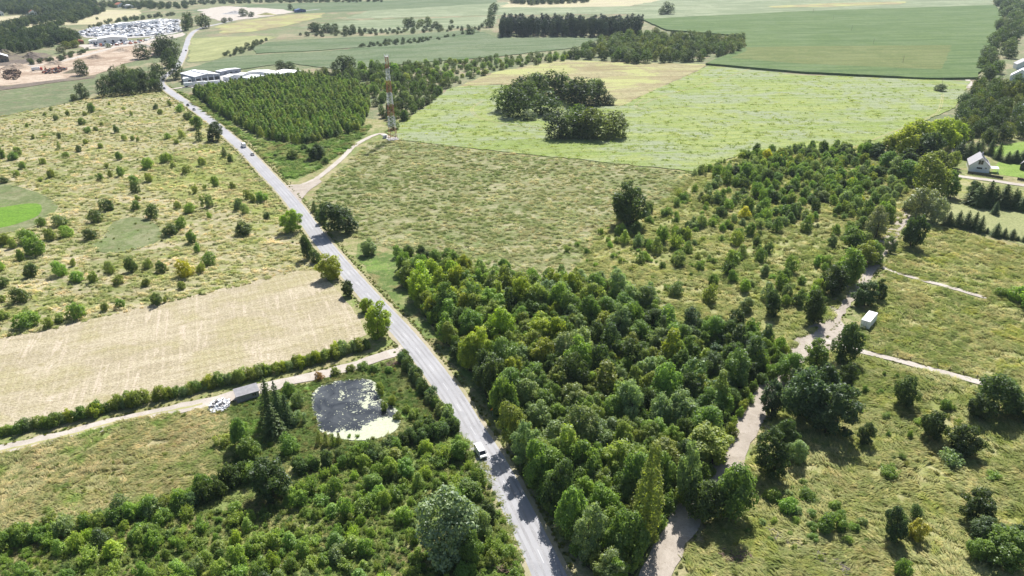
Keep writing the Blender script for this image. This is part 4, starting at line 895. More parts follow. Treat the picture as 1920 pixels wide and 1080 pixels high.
def mass(name, pts, kind, wr, hr, **kw):
    w0, h0 = PROTO['thin' if kind == 'weed' else kind][0][2:]; n = len(pts); w = RN.uniform(wr[0], wr[1], n); h = w * RN.uniform(hr[0], hr[1], n)
    P = np.c_[np.array(pts)[:, :2], np.zeros(n)]
    return instancer(name, P, np.c_[w / w0, w / w0, h / h0], np.c_[np.zeros(n), np.zeros(n), RN.uniform(0, 6.28, n)], RN.integers(0, len(MASS[kind]), n), MASS[kind], **kw)
mass('plantation_woods', rest, 'birch', (3.0, 5.4), (1.35, 2.1), label='dense young plantation wood behind its front rows', category='wood')
# pine block far behind: front row single, the rest a mass
PB = "938,70 1000,69 1100,70 1195,72 1199,60 1100,58 940,58"
pb = poisson(GP(PB), 7.0, np.random.default_rng(33), 600); pb.sort(key=lambda p: p[1])
for (x, y) in pb[:70]:
    w = RS.uniform(8, 11); plant_g('pine', x, y, w, RS.uniform(21, 26), pick('dark', 3, 'blue', 3), 'in the dark pine block', 'front pines of the dark block')
if pb[70:]: mass('pine_block_woods', pb[70:], 'pine', (8, 11), (2.1, 2.6), label='dark dense pine block far across the fields', category='wood')
# mixed belt behind the tower
BELT = "560,146 640,150 690,165 700,200 740,245 760,232 840,165 835,140 780,128 700,128 640,138"
spread(BELT, 6.2, lambda a, b: pick('far', 5, 'shrub', 2), lambda a, b: pick('dark', 3, 'mid', 4, 'fresh', 2, 'grey', 2, 'olive', 1), (5.0, 9.5), (.8, 1.25), 'in the tower belt', 'trees of the belt behind the tower', 'belt_tree', 34, None, 190, avoid=occupied)
spread("700,128 840,118 960,108 1110,100 1115,110 1040,116 930,134 860,160 835,140 780,128", 8.5, lambda a, b: pick('far', 3, 'shrub', 2), lambda a, b: pick('mid', 4, 'fresh', 2, 'grey', 3, 'olive', 2), (4.0, 8.5), (.6, 1.0), 'behind the bright crop', 'bushes behind the bright crop', 'strip_bush', 35, None, 130)
spread("1060,110 1100,92 1150,80 1200,70 1290,72 1385,78 1392,90 1370,104 1310,116 1200,120 1100,114", 8.0, ['far'], lambda a, b: pick('grey', 4, 'mid', 3, 'olive', 2, 'dark', 1), (9, 14), (.85, 1.2), 'in the maize copse', 'trees of the small wood beside the maize', 'copse_tree', 36, None, 190)
# right-hand edge
spread("1805,262 1790,240 1800,205 1822,190 1880,200 1925,215 1960,250 1940,262 1900,262 1850,270", 7.0, ['far'], lambda a, b: pick('dark', 4, 'mid', 3, 'olive', 2, 'blue', 1), (7, 11), (.9, 1.3), 'in the garden wood', 'trees of the garden wood', 'garden_tree', 37, None, 90)
spread("1818,190 1828,165 1860,168 1920,172 1960,176 1960,188 1900,186 1860,192", 8.0, ['far'], lambda a, b: pick('dark', 3, 'mid', 3, 'olive', 3), (8, 11), (1.1, 1.5), 'in the garden wood', 'trees of the garden wood', 'garden_tree', 38, None, 50)
spread("1826,152 1836,120 1855,92 1868,62 1878,40 1872,18 1862,4 1905,2 1925,20 1930,50 1905,78 1895,110 1870,140 1860,152", 12.0, ['far'], lambda a, b: pick('dark', 4, 'mid', 3, 'grey', 2), (11, 17), (.8, 1.1), 'in the maize belt', 'trees of the belt beside the maize', 'belt_edge_tree', 39, None, 110)
# far belts and woods to the upper left
def far_mass(name, poly, spacing, wr, hr, seed, label, limit=3000):
    P = poisson(GP(poly), spacing, np.random.default_rng(seed), limit); mass(name, P, 'far', wr, hr, label=label, category='wood')
far_mass('far_hillside_forest', "-120,30 0,26 60,29 130,22 182,13 170,2 175,-12 60,-25 -120,-25", 13, (13, 18), (.9, 1.2), 41, 'bluish forest mass along the upper left skyline')
far_mass('belt_forest', "0,60 60,48 104,38 150,26 178,18 168,14 110,28 40,42 -20,56", 10, (10, 14), (.8, 1.1), 42, 'dark tree belt between the tan corn fields')
far_mass('second_belt_forest', "70,58 100,48 172,20 182,20 200,22 110,50 90,62", 10, (10, 14), (.8, 1.1), 47, 'tree belt along the lower edge of the tan field')
far_mass('yard_edge_forest', "-80,104 0,103 40,100 80,92 100,88 145,84 142,70 100,62 70,66 40,62 0,70 -80,80", 10, (10, 14), (.9, 1.25), 43, 'dark woodland mass behind the sand pit')
far_mass('orchard_woods', "0,66 30,58 70,56 80,62 40,74 0,80", 9, (6, 9), (.7, 1), 44, 'pale orchard mass before the dark woodland')
far_mass('skyline_forest', "180,10 260,6 350,12 350,16 270,18 190,14", 14, (10, 14), (.6, .9), 45, 'thin far woodland along the skyline')
far_mass('skyline_hedge_forest', "340,5 480,-2 700,0 720,4 640,5 480,6 350,10", 16, (8, 12), (.5, .8), 46, 'thin hedgerow mass along the far skyline')
far_mass('heath_woods', "955,6 1020,0 1110,-2 1100,5 1000,10", 14, (12, 16), (.7, .9), 48, 'dark wood patch on the far heath')
far_mass('far_shrubbery', "560,66 640,60 700,58 830,52 905,50 900,58 800,62 700,66 600,70", 12, (5, 8), (.6, .9), 49, 'low scrub strip between the pale crop fields')
far_mass('crop_edge_shrubbery', "660,88 740,78 800,72 835,74 760,84 690,90", 9, (4, 7), (.6, .9), 50, 'dotted hedge between the two grey crop fields')
far_mass('road_verge_shrubbery', "412,106 450,92 480,80 500,76 470,96 430,107", 8, (4, 7), (.6, .9), 51, 'shrubby strip beside the lime crop')
far_mass('quarry_shrubbery', "100,112 150,96 165,92 160,100 120,114 60,122 50,116", 8, (4, 7), (.6, .9), 52, 'green shrubs on the spoil by the sand pit')
far_mass('scrap_edge_shrubbery', "150,58 220,42 300,33 330,28 300,30 210,40", 10, (6, 9), (.7, 1), 53, 'shrub line along the top of the scrap yard')
# undergrowth in the wood and thickets
MASS['broad'] = [recol(p[0], 'leaf_mass') for p in PROTO['broad']]
P = poisson(GP(WOODP), 3.3, np.random.default_rng(60), 1200); P = [q for q in P if clear_of(q[0], q[1], 5, .5)]
mass('woodland_fill_woods', P, 'broad', (3.6, 6.4), (.9, 1.35), label='lesser trees filling the gaps of the middle wood', category='wood')
P = poisson(GP(WOODP), 2.3, np.random.default_rng(61), 3000); mass('woodland_undergrowth', P, 'shrub', (2.4, 4.8), (.7, 1.25), label='low undergrowth beneath the trees of the wood', category='undergrowth')
P = poisson(GP("0,1130 0,1045 150,1010 260,985 350,965 470,955 560,905 700,862 800,845 880,850 930,930 965,1050 985,1130"), 1.25, np.random.default_rng(62), 5000); mass('thicket_undergrowth', P, 'thin', (.9, 2.0), (.6, 1.0), label='weedy undergrowth between the bushes of the lower thicket', category='undergrowth')
P = poisson(GP(SCRUB), 2.4, np.random.default_rng(63), 5000, lambda x, y: 0.2 * scrub_density(x, y) + .05); mass('scrub_undergrowth', P, 'weed', (.8, 2.2), (.5, .9), label='tall herbs between the bushes of the scrub', category='undergrowth')
P = poisson(GP(DRY), 3.2, np.random.default_rng(64), 6000, lambda x, y: (.04 + .5 * (fbm(x * .03, y * .03, 6) > .56)) * ~inside(x, y, _ring)); mass('meadow_weeds', P, 'weed', (.5, 1.7), (.4, .8), label='scattered tall weeds over the dry meadow', category='weeds')
P = poisson(GP(LOWR), 3.0, np.random.default_rng(65), 3000, lambda x, y: .22); mass('slope_weeds', P, 'weed', (.6, 1.9), (.5, .9), label='scattered tall weeds over the grass slope', category='weeds')
P = poisson([q for q in GP(BROWN)], 2.2, np.random.default_rng(67), 3000, lambda x, y: .3); mass('rough_grass_weeds', P, 'weed', (.5, 1.6), (.5, .9), label='weeds dotted over the rough grass', category='weeds')
P = poisson(GP(POND_BANK), 1.6, np.random.default_rng(68), 3000, lambda x, y: .45); P = [q for q in P if not inside(np.array([q[0]]), np.array([q[1]]), POND)[0]]
mass('bank_weeds', P, 'weed', (.6, 1.6), (.5, .9), label='green weeds on the bank round the pond', category='weeds')
for k, off in ((0, 5.3), (1, -5.3)):
    Q = []
    for i in range(0, len(ROAD) - 1):
        if _s[i] > 700: break
        d = (ROAD[i + 1] - ROAD[i]).normalized()
        for q in range(7): o = off + abs(RN.normal(0, 1.1)) * 1.0 - .6; o = o if off > 0 else off - abs(RN.normal(0, 1.1)) + .6; o = o * 1.0 + 0 * RN.uniform(-1, 1.3) * (1 if off > 0 else -1); w_ = RN.uniform(0, 3); Q.append((ROAD[i].x - d.y * o + d.x * w_, ROAD[i].y + d.x * o + d.y * w_))
    mass('roadside_weeds', Q, 'weed', (.35, 1.1), (.35, .7), label='strip of weeds along the %s verge of the main road' % ('western' if k == 0 else 'eastern'), category='weeds')

for nm, cl, hw, lb in (('track_edge_weeds', TRK, 3.75, 'ragged weeds along both edges of the gravel track'), ('lane_edge_weeds', LANE, 3.0, 'ragged weeds along both edges of the farm lane'), ('side_track_weeds', SIDE, 1.7, 'weeds along the edges of the pale side track')):
    Q = []
    for i in range(len(cl) - 1):
        d = (cl[i + 1] - cl[i]).normalized()
        for q in range(8): o = (hw + abs(RN.normal(0, .8)) - .25) * RN.choice([-1, 1]); w_ = RN.uniform(0, 3); Q.append((cl[i].x - d.y * o + d.x * w_, cl[i].y + d.x * o + d.y * w_))
    mass(nm, Q, 'weed', (.4, 1.1), (.35, .7), label=lb, category='weeds')
# ------------------------------------------------------------------ grass tussocks on the nearer meadows
def tuft(seed, mat, blades=16, h=0.55):
    rr = random.Random(seed); V = []; F = []
    for i in range(blades):
        a = rr.uniform(0, 6.28); r = rr.uniform(0, .28); x, y = math.cos(a) * r, math.sin(a) * r; b = rr.uniform(0, 6.28); w = rr.uniform(.05, .11); hh = h * rr.uniform(.35, .8); le = rr.uniform(.3, .9)
        dx, dy = math.cos(b), math.sin(b); k = len(V)
        V += [(x - dy * w, y + dx * w, 0), (x + dy * w, y - dx * w, 0), (x + dx * le * .5 + dy * w * .7, y + dy * le * .5 - dx * w * .7, hh * .75), (x + dx * le * .5 - dy * w * .7, y + dy * le * .5 + dx * w * .7, hh * .75), (x + dx * le * 1.2, y + dy * le * 1.2, hh * .9)]
        F += [(k, k + 1, k + 2, k + 3), (k + 3, k + 2, k + 4)]
    me = bpy.data.meshes.new('tuft'); me.from_pydata(V, [], F); me.materials.append(mat); me.update(); return me
def wisp(seed, mat, blades=20):
    """a swathe of long grass combed over to one side"""
    rr = random.Random(seed); V = []; F = []
    for i in range(blades):
        x, y = rr.gauss(0, .16), rr.gauss(0, .38); a = rr.gauss(0, .28); w = rr.uniform(.03, .07); L = rr.uniform(.7, 1.25); h = rr.uniform(.32, .55); dx, dy = math.cos(a), math.sin(a); k = len(V)
        for f, z, ww in ((0, 0, 1), (.22, .85, 1), (.55, 1.0, .9), (1, .62, .3)): V += [(x + dx * L * f - dy * w * ww, y + dy * L * f + dx * w * ww, h * z), (x + dx * L * f + dy * w * ww, y + dy * L * f - dx * w * ww, h * z)]
        for q in range(3): F.append((k + 2 * q, k + 2 * q + 1, k + 2 * q + 3, k + 2 * q + 2))
    me = bpy.data.meshes.new('wisp'); me.from_pydata(V, [], F); me.materials.append(mat); me.update(); return me
def tussocks(name, poly, pal, dens, label, seed, hs=1.0, cut=(), stretch=None, lying=False, gain=1.0):
    rng = np.random.default_rng(seed); P = GP(poly); A = poly_area(P); xs = [p[0] for p in P]; ys = [p[1] for p in P]
    n = int((max(xs) - min(xs)) * (max(ys) - min(ys)) * dens); x = rng.uniform(min(xs), max(xs), n); y = rng.uniform(min(ys), max(ys), n)
    k = inside(x, y, P); d = np.hypot(x, y); k &= rng.random(n) < np.clip((190 / d) ** 1.6, 0, 1)
    k &= fbm(x * .22, y * .22, seed) + rng.random(n) * .25 > .52
    for c in cut: k &= ~inside(x, y, c)
    x, y, d = x[k], y[k], d[k]; n = len(x); s = rng.uniform(.6, 1.5, n) * np.clip((d / 190) ** .5, .8, 1.6) * hs
    mt = tuft_mat(name + '_blades', PAL[pal], stretch, gain); T = [(wisp if lying else tuft)(seed * 10 + q, mt) for q in range(4)]
    yaw = rng.uniform(0, 6.28, n) if not lying else 2.4 + (fbm(x * .045, y * .045, 23) - .5) * 7 + rng.normal(0, .35, n)
    instancer(name, np.c_[x, y, np.full(n, .05)], np.c_[s * 1.25, s * 1.25, s * rng.uniform(.6, 1.2, n)], np.c_[rng.normal(0, .1, n), rng.normal(0, .1, n), yaw], rng.integers(0, 4, n), T, label=label, category='grass')
    return n
ng_ = 0
ng_ += tussocks('crop_grass', RAPE, 'crop', 0.3, 'bright green crop plants standing in the wide field', 79, 1.2, (), ((.22, 1.5, 1), .05))
ng_ += tussocks('slope_grass', LOWR, 'right', 2.6, 'wavy lying grass covering the slope by the gravel track', 71, 1.25, lying=True, gain=1.06)
ng_ += tussocks('yellow_meadow_grass', UPR, 'yellow', 1.6, 'yellowish meadow grass above the side track', 72, 1.1, (MTC,), lying=True, gain=1.15)
ng_ += tussocks('rough_field_grass', BROWN, 'rough', 2.6, 'rough brownish grass between lane and hedge', 73, 1.0, lying=True, gain=1.15)
ng_ += tussocks('dry_meadow_grass', DRY, 'dry', 0.75, 'dry straw grass of the wide meadow', 74, 0.85, (_alg, _ring, _hol), ((.75, 1.35, 1), .15), True, 1.38)
ng_ += tussocks('fallow_meadow_grass', MIDM, 'mid', 0.85, 'olive and straw grass of the fallow meadow', 75, 0.85, (), ((.75, 1.35, 1), .15), True, 1.38)
ng_ += tussocks('green_verge_grass', VERGE, 'lush', 1.3, 'green grass between road and tower track', 80, 1.2, (), None, True, 1.25)
ng_ += tussocks('scrub_grass', SCRUB, 'right', 1.0, 'light grass between the bushes of the scrub', 76, 1.1, lying=True, gain=1.15)
ng_ += tussocks('bank_grass', POND_BANK, 'lush', 2.6, 'green grass on the bank round the pond', 77, 1.0, (POND,))
ng_ += tussocks('thicket_grass', THICKET, 'herb', 2.2, 'grass between the bushes of the lower thicket', 78)
print('wood', n_wood, 'plants', len(PLANTS), 'tufts', ng_)

# ------------------------------------------------------------------ built things
MAT['white'] = plain('white_paint', (.80, .80, .79), .45, .4, 0, .04, 1.5)
MAT['render'] = plain('white_render', (.78, .78, .77), .85, .2, 0, .05, .8)
MAT['greyroof'] = plain('grey_roof', (.36, .35, .37), .6, .35, 0, .08, .6)
MAT['lightroof'] = plain('pale_sheet_roof', (.66, .67, .70), .5, .4, 0, .05, .4)
MAT['whiteroof'] = plain('white_sheet_roof', (.84, .84, .84), .5, .4, 0, .04, .3)
MAT['cladding'] = plain('grey_cladding', (.30, .32, .37), .6, .3, 0, .06, .5)
MAT['dark'] = plain('dark_panel', (.035, .037, .045), .35, .5, 0, .15, 1)
MAT['glass'] = plain('dark_glass', (.012, .014, .018), .08, .6, 0, .1, 1)
MAT['concrete'] = plain('old_concrete', (.30, .29, .285), .9, .15, 0, .18, 1.3)
MAT['slab'] = plain('roof_slab', (.255, .25, .26), .85, .2, 0, .14, 1.1)
MAT['red'] = plain('red_paint', (.36, .11, .055), .55, .3, 0, .2, 1)
MAT['steelwhite'] = plain('white_steel', (.72, .73, .74), .5, .4, 0, .1, 1)
MAT['tyre'] = plain('rubber', (.02, .02, .021), .85, .2)
MAT['rim'] = plain('wheel_rim', (.45, .45, .46), .35, .5, .6)
MAT['wood'] = plain('grey_timber', (.20, .165, .13), .9, .1, 0, .25, 2)
MAT['deadwood'] = plain('dead_branches', (.22, .155, .12), .95, .1, 0, .35, 2)
MAT['deadgrey'] = plain('bleached_branches', (.20, .175, .16), .95, .1, 0, .3, 2)
MAT['orange'] = plain('sign_yellow', (.85, .42, .03), .5, .3)
MAT['signred'] = plain('sign_red', (.6, .05, .03), .5, .3)
MAT['brick'] = plain('terracotta', (.34, .13, .08), .8, .2, 0, .15, 1)
MAT['lamp'] = plain('lamp_lens', (.75, .75, .72), .15, .6)
MAT['blue'] = plain('blue_tarp', (.06, .10, .25), .6, .3)

def gable_house(name, fl, fr, depth, eave, ridge, wall, roof, label, cat='house', over=0.35, thick=.18):
    """house with its gable end between ground points fl and fr, running back `depth` metres"""
    a = Vector(fl); b = Vector(fr); w = (b - a).length; ang = math.atan2((b - a).y, (b - a).x)
    root = empty(name, ((a.x + b.x) / 2, (a.y + b.y) / 2, 0), ang, label=label, category=cat); h = w / 2
    MB().prism([(-h, 0), (h, 0), (h, eave), (0, ridge), (-h, eave)], 0, depth).build('wall', MAT[wall], root)
    for s in (-1, 1):
        sl = (ridge - eave) / h; ex = h + over; p = [(0, ridge + .02), (s * ex, eave - sl * over + .02), (s * ex, eave - sl * over + .02 + thick), (0, ridge + .02 + thick)]
        MB().prism(p, -over, depth + over).build('roof', MAT[roof], root)
    return root, h
def panel(parent, name, mat, x0, z0, x1, z1, y=-.03, d=.05):
    return MB().box(x0, y - d, z0, x1, y, z1).build(name, MAT[mat], parent)

# white gabled house and its neighbours
r, h = gable_house('white_house', G(1815, 321), G(1854, 325), 15.0, 3.6, 8.2, 'render', 'greyroof', 'white gabled house with grey roof and solar panels')
w = panel(r, 'window', 'white', -1.35, 4.4, 1.35, 7.05); panel(w, 'pane', 'glass', -1.2, 4.55, 1.2, 6.9, -.08); panel(w, 'mullion', 'white', -.05, 4.55, .05, 6.9, -.13, .03)
w = panel(r, 'window', 'white', -1.5, 1.9, 1.4, 3.0); panel(w, 'pane', 'glass', -1.38, 2.0, 1.28, 2.9, -.08)
w = panel(r, 'window', 'white', 2.5, 2.4, 3.6, 3.0); panel(w, 'pane', 'glass', 2.6, 2.45, 3.5, 2.95, -.08)
sl = math.atan2(4.6, h)
for (u0, v0, u1, v1) in ((2.2, 1.2, 4.8, 3.4), (5.2, 1.2, 9.6, 3.4), (10.0, 1.2, 12.6, 3.4), (6.0, 4.2, 8.5, 6.0), (9.4, 4.2, 12.0, 6.0)):
    q = MB().tbox((0, 0, 0), (v1 - v0, u1 - u0, .08), Matrix.Identity(3)).build('solar_panel', MAT['dark'], r)
    m_ = (v0 + v1) / 2; q.location = (math.cos(sl) * m_, (u0 + u1) / 2, 8.2 - math.sin(sl) * m_ + .34); q.rotation_euler = (0, sl, 0)
MB().box(.6, 9.5, 7.2, 1.3, 10.2, 9.4).build('chimney', MAT['greyroof'], r)
MB().box(h + .1, 1.0, 2.6, h + 4.5, 6.0, 2.8).build('terrace_roof', MAT['whiteroof'], r)
for yy in (1.2, 5.8): MB().box(h + 4.2, yy - .1, 0, h + 4.4, yy + .1, 2.6).build('terrace_post', MAT['white'], r)
r, h = gable_house('neighbour_house', G(1911, 318), G(1936, 322), 11, 3.4, 7.0, 'dark', 'greyroof', 'dark walled neighbour house cut by the right edge')
panel(r, 'window', 'glass', -1.2, 1, 1.2, 2.6)
r, h = gable_house('field_house', G(1892, 151), G(1930, 154), 16, 4.5, 10.5, 'render', 'lightroof', 'pale house with light roof beside the maize tree belt')
panel(r, 'window', 'glass', -3, 1.4, -1.2, 3.2); panel(r, 'window', 'glass', 1.2, 1.4, 3, 3.2); panel(r, 'window', 'glass', -1, 5.2, 1, 7.2)
r, h = gable_house('upper_house', G(1905, 130), G(1935, 131), 12, 5, 9.5, 'render', 'greyroof', 'grey roofed house behind the pale field house'); panel(r, 'window', 'glass', -1.5, 1.4, 1.5, 3.2)
r, h = gable_house('wood_house', G(1896, 217), G(1926, 221), 13, 4.2, 9.5, 'render', 'lightroof', 'pale house half hidden in the garden wood'); panel(r, 'window', 'glass', -1.5, 1.2, 1.5, 3.2)
r, h = gable_house('garden_shed', G(1862, 207), G(1884, 209), 8, 3, 5.6, 'wood', 'lightroof', 'small shed with pale roof in the garden wood', 'shed'); panel(r, 'door', 'dark', -.7, 0, .7, 2.1)
# dark fence before the house, post by post
def fence(name, line, step, hh, label, mat='wood', board=True, rail=2):
    cl = catmull(GP(line), 0.5); root = empty(name, (cl[0].x, cl[0].y, 0), 0, label=label, category='fence'); o = Vector((cl[0].x, cl[0].y)); pts = []; L = 0; nx = 0
    for i in range(1, len(cl)):
        L += (cl[i] - cl[i - 1]).length
        if L >= nx: pts.append(cl[i] - o); nx += step
    me = None
    for p in pts:
        if me is None: q = MB().box(-.07, -.07, 0, .07, .07, hh).build('post', MAT[mat], root); me = q.data
        else: q = link(bpy.data.objects.new('post', me), root)
        q.location = (p.x, p.y, 0)
    for a, b in zip(pts, pts[1:]):
        if board: d = (b - a); q = MB().tbox((0, 0, 0), (d.length - .16, .05, hh - .25), Matrix.Identity(3)).build('board_panel', MAT[mat], root); q.location = ((a.x + b.x) / 2, (a.y + b.y) / 2, hh / 2 + .05); q.rotation_euler = (0, 0, math.atan2(d.y, d.x))
        else:
            for k in range(rail): MB().bar((a.x, a.y, hh * (.45 + .42 * k)), (b.x, b.y, hh * (.45 + .42 * k)), .018, n=4).build('wire', MAT['deadgrey'], root)
    return root
fence('garden_fence', "1812,326 1840,330 1888,338", 2.5, 1.7, 'dark board fence before the white gabled house', 'dark')
fence('neighbour_fence', "1905,338 1930,342 1960,347", 2.5, 1.7, 'dark board fence before the neighbour house', 'dark')
fence('wire_fence', "1612,650 1650,660 1700,674 1760,690 1835,711", 3.6, 1.5, 'post and wire fence along the pale side track', 'wood', False)

# roadside shed by the lane
a = G(446, 756); b = G(487, 744); ang = math.atan2((b - a).y, (b - a).x); L = (b - a).length
r = empty('concrete_shed', ((a.x + b.x) / 2, (a.y + b.y) / 2, 0), ang, label='small grey concrete shed with slanting slab roof on the lane', category='shed')
MB().prism([(0, 0), (3.0, 0), (3.0, 2.75), (0, 2.15)], -L / 2, L / 2, 'x').build('wall', MAT['concrete'], r)
MB().prism([(-.35, 2.1), (3.3, 2.83), (3.3, 3.03), (-.35, 2.30)], -L / 2 - .25, L / 2 + .25, 'x').build('roof', MAT['slab'], r)
for x in (L * .20, L * .30): w = panel(r, 'window', 'concrete', x - .05, 1.0, x + .45, 1.75); panel(w, 'pane', 'glass', x, 1.05, x + .4, 1.7, -.09)
# works yard beside the road
a = G(368, 159); b = G(414, 153)
d_ = (b - a); ang = math.atan2(d_.y, d_.x); L = d_.length
r = empty('works_hall', ((a.x + b.x) / 2, (a.y + b.y) / 2, 0), ang, label='grey works hall with four dark roller doors', category='hall')
MB().prism([(-L / 2, 0), (L / 2, 0), (L / 2, 7.2), (0, 8.8), (-L / 2, 7.2)], 0, 34).build('wall', MAT['cladding'], r)
for s in (-1, 1): MB().prism([(0, 8.85), (s * (L / 2 + .4), 7.15), (s * (L / 2 + .4), 7.4), (0, 9.1)], -.6, 34.5).build('roof', MAT['lightroof'], r)
MB().box(-2.2, 2, 9.0, 2.2, 32, 9.5).build('roof_light', MAT['whiteroof'], r)
for k in range(4):
    x = -L / 2 + L * (k + .5) / 4; panel(r, 'roller_door', 'dark', x - L * .085, 0, x + L * .085, 5.4)
for k in range(5): x = -L / 2 + L * k / 4; panel(r, 'column', 'white', max(-L / 2, x - .3), 0, min(L / 2, x + .3), 7.0, -.02, .25)
r, h = gable_house('annex', G(345, 158), G(361, 157), 12, 5, 5.6, 'white', 'whiteroof', 'white annex with dark opening beside the works hall', 'building'); panel(r, 'door', 'dark', .5, 0, 3.2, 3.6)
for nm, p, q, dep, e, rg, wl_, rf, lb in (('long_hall', (466, 144), (512, 148), 12, 5, 6.2, 'white', 'whiteroof', 'long white hall at the back of the works yard'),
        ('white_hall', (517, 151), (566, 147), 22, 5, 7, 'white', 'whiteroof', 'big white roofed hall touching the plantation'),
        ('grey_hall', (474, 157), (505, 152), 16, 4.5, 6, 'cladding', 'lightroof', 'grey roofed hall before the plantation'),
        ('tent_hall', (428, 154), (455, 150), 9, 4.5, 6.0, 'white', 'whiteroof', 'white tent hall in the middle of the works yard'),
        ('low_hall', (455, 149), (473, 146), 9, 4.2, 5.4, 'white', 'whiteroof', 'low white hall beside the tent hall'),
        ('open_store', (415, 142), (452, 136), 9, 4, 4.6, 'cladding', 'lightroof', 'open grey store along the back of the yard'),
        ('pit_hall', (185, 82), (240, 79), 26, 6.5, 8.5, 'white', 'whiteroof', 'long white hall below the scrap yard'),
        ('pit_office', (168, 83), (186, 82), 14, 4.5, 5.5, 'white', 'whiteroof', 'small white office beside the long pit hall'),
        ('red_store', (144, 83), (158, 82), 10, 4, 5, 'brick', 'brick', 'low red store left beside the white pit office'.replace('left ', '')),
        ('yard_barn', (222, 53), (250, 51), 16, 6, 8, 'white', 'whiteroof', 'white barn in the middle of the scrap yard'),
        ('yard_store', (276, 47), (298, 45), 14, 5, 7, 'white', 'whiteroof', 'white store at the back of the scrap yard'),
        ('grey_barn', (92, 64), (112, 62), 14, 5, 8, 'wood', 'greyroof', 'grey roofed barn among the trees before the tan field'),
        ('pit_shed', (-8, 118), (18, 116), 18, 6, 9, 'wood', 'lightroof', 'pale roofed shed by the sand pit'),
        ('hill_house', (56, 29), (70, 28), 14, 6, 10, 'render', 'brick', 'white house on the slope before the far forest'),
        ('far_house', (84, 24), (96, 23), 14, 6, 10, 'render', 'greyroof', 'second white house before the far forest'),
        ('edge_house', (-6, 30), (8, 29), 16, 6, 11, 'render', 'greyroof', 'white house at the upper left corner'),
        ('lane_house', (222, 14), (236, 13), 16, 6, 10, 'render', 'brick', 'red roofed house above the tan field'),
        ('lane_barn', (240, 16), (252, 15), 16, 5, 8, 'white', 'whiteroof', 'white barn beside the red roofed far house'),
        ('skyline_barn', (556, 24), (574, 23), 14, 5, 7, 'blue', 'blue', 'small blue shed on the far terrace')):
    r, h = gable_house(nm, G(*p), G(*q), dep, e, rg, wl_, rf, lb, 'building')
    for k in (-1, 0, 1): panel(r, 'door' if k == 0 else 'window', 'dark', h * .55 * k - min(1.5, h * .14), 0 if k == 0 else 1.6, h * .55 * k + min(1.5, h * .14), e * .6)

# lattice tower
base = G(737, 261); HT = HGT(base, 97); WB, WT = 4.8, 1.5
r = empty('lattice_tower', (base.x, base.y, 0), .45, label='tall red and white lattice radio tower at the field corner', category='tower')
def wat(z): return WB + (WT - WB) * min(1, z / (HT * .93))
nsec = 7; zs = [HT * .95 * k / nsec for k in range(nsec + 1)]
for k in range(nsec):
    b = MB(); z0, z1 = zs[k], zs[k + 1]; m3 = 3 if k < 3 else 4
    C = lambda z, i: Vector(((-1, 1, 1, -1)[i % 4] * wat(z) / 2, (-1, -1, 1, 1)[i % 4] * wat(z) / 2, z))
    for i in range(4): b.bar(C(z0, i), C(z1, i), .115, .10, 5)
    for q in range(m3):
        a0 = z0 + (z1 - z0) * q / m3; a1 = z0 + (z1 - z0) * (q + 1) / m3
        for i in range(4):
            b.bar(C(a0, i), C(a1, i + 1), .055, n=4); b.bar(C(a0, i + 1), C(a1, i), .055, n=4); b.bar(C(a1, i), C(a1, i + 1), .05, n=4)
    b.build('lattice_section', MAT['red' if k % 2 == 0 else 'steelwhite'], r)
MB().bar((wat(0) * .35, -wat(0) * .3, .1), (WT * .3, -WT * .3, HT * .95), .12, n=4).build('cable_ladder', MAT['cladding'], r)
b = MB(); z = HT * .95
for i in range(4): b.bar(C(z, i) * 1, C(z + .01, i + 1), .15, n=4)
b.box(-1.0, -1.0, z, 1.0, 1.0, z + .1).build('platform', MAT['steelwhite'], r)
for k in range(6):
    a = k * math.pi / 3; x, y = math.cos(a) * 1.5, math.sin(a) * 1.5; MB().box(x - .16, y - .1, z - 1.3, x + .16, y + .1, z + 1.3).build('antenna', MAT['white'], r, bevel=.03)
for k, (zz, a) in enumerate(((HT * .82, .4), (HT * .70, 2.0), (HT * .88, 3.6))):
    w_ = wat(zz) / 2 + .4; MB().bar((math.cos(a) * w_, math.sin(a) * w_, zz), (math.cos(a) * (w_ + .5), math.sin(a) * (w_ + .5), zz), .5, .42, 12).build('dish', MAT['white'], r)
MB().bar((0, 0, z), (0, 0, HT + 2.5), .05, n=5).build('mast', MAT['steelwhite'], r)
MB().box(-4, -4, 0, 4, 4, .32).build('foundation', MAT['yard'], r)
c = G(722, 259); r = empty('tower_cabinet', (c.x, c.y, 0), .5, label='white equipment cabinet beside the lattice tower', category='cabinet')
MB().box(-1.3, -.8, .25, 1.3, .8, 2.3).build('body', MAT['white'], r, bevel=.05); MB().box(-1.5, -1, 0, 1.5, 1, .25).build('plinth', MAT['concrete'], r); panel(r, 'door', 'cladding', -.5, .4, .5, 2.1, -.81)

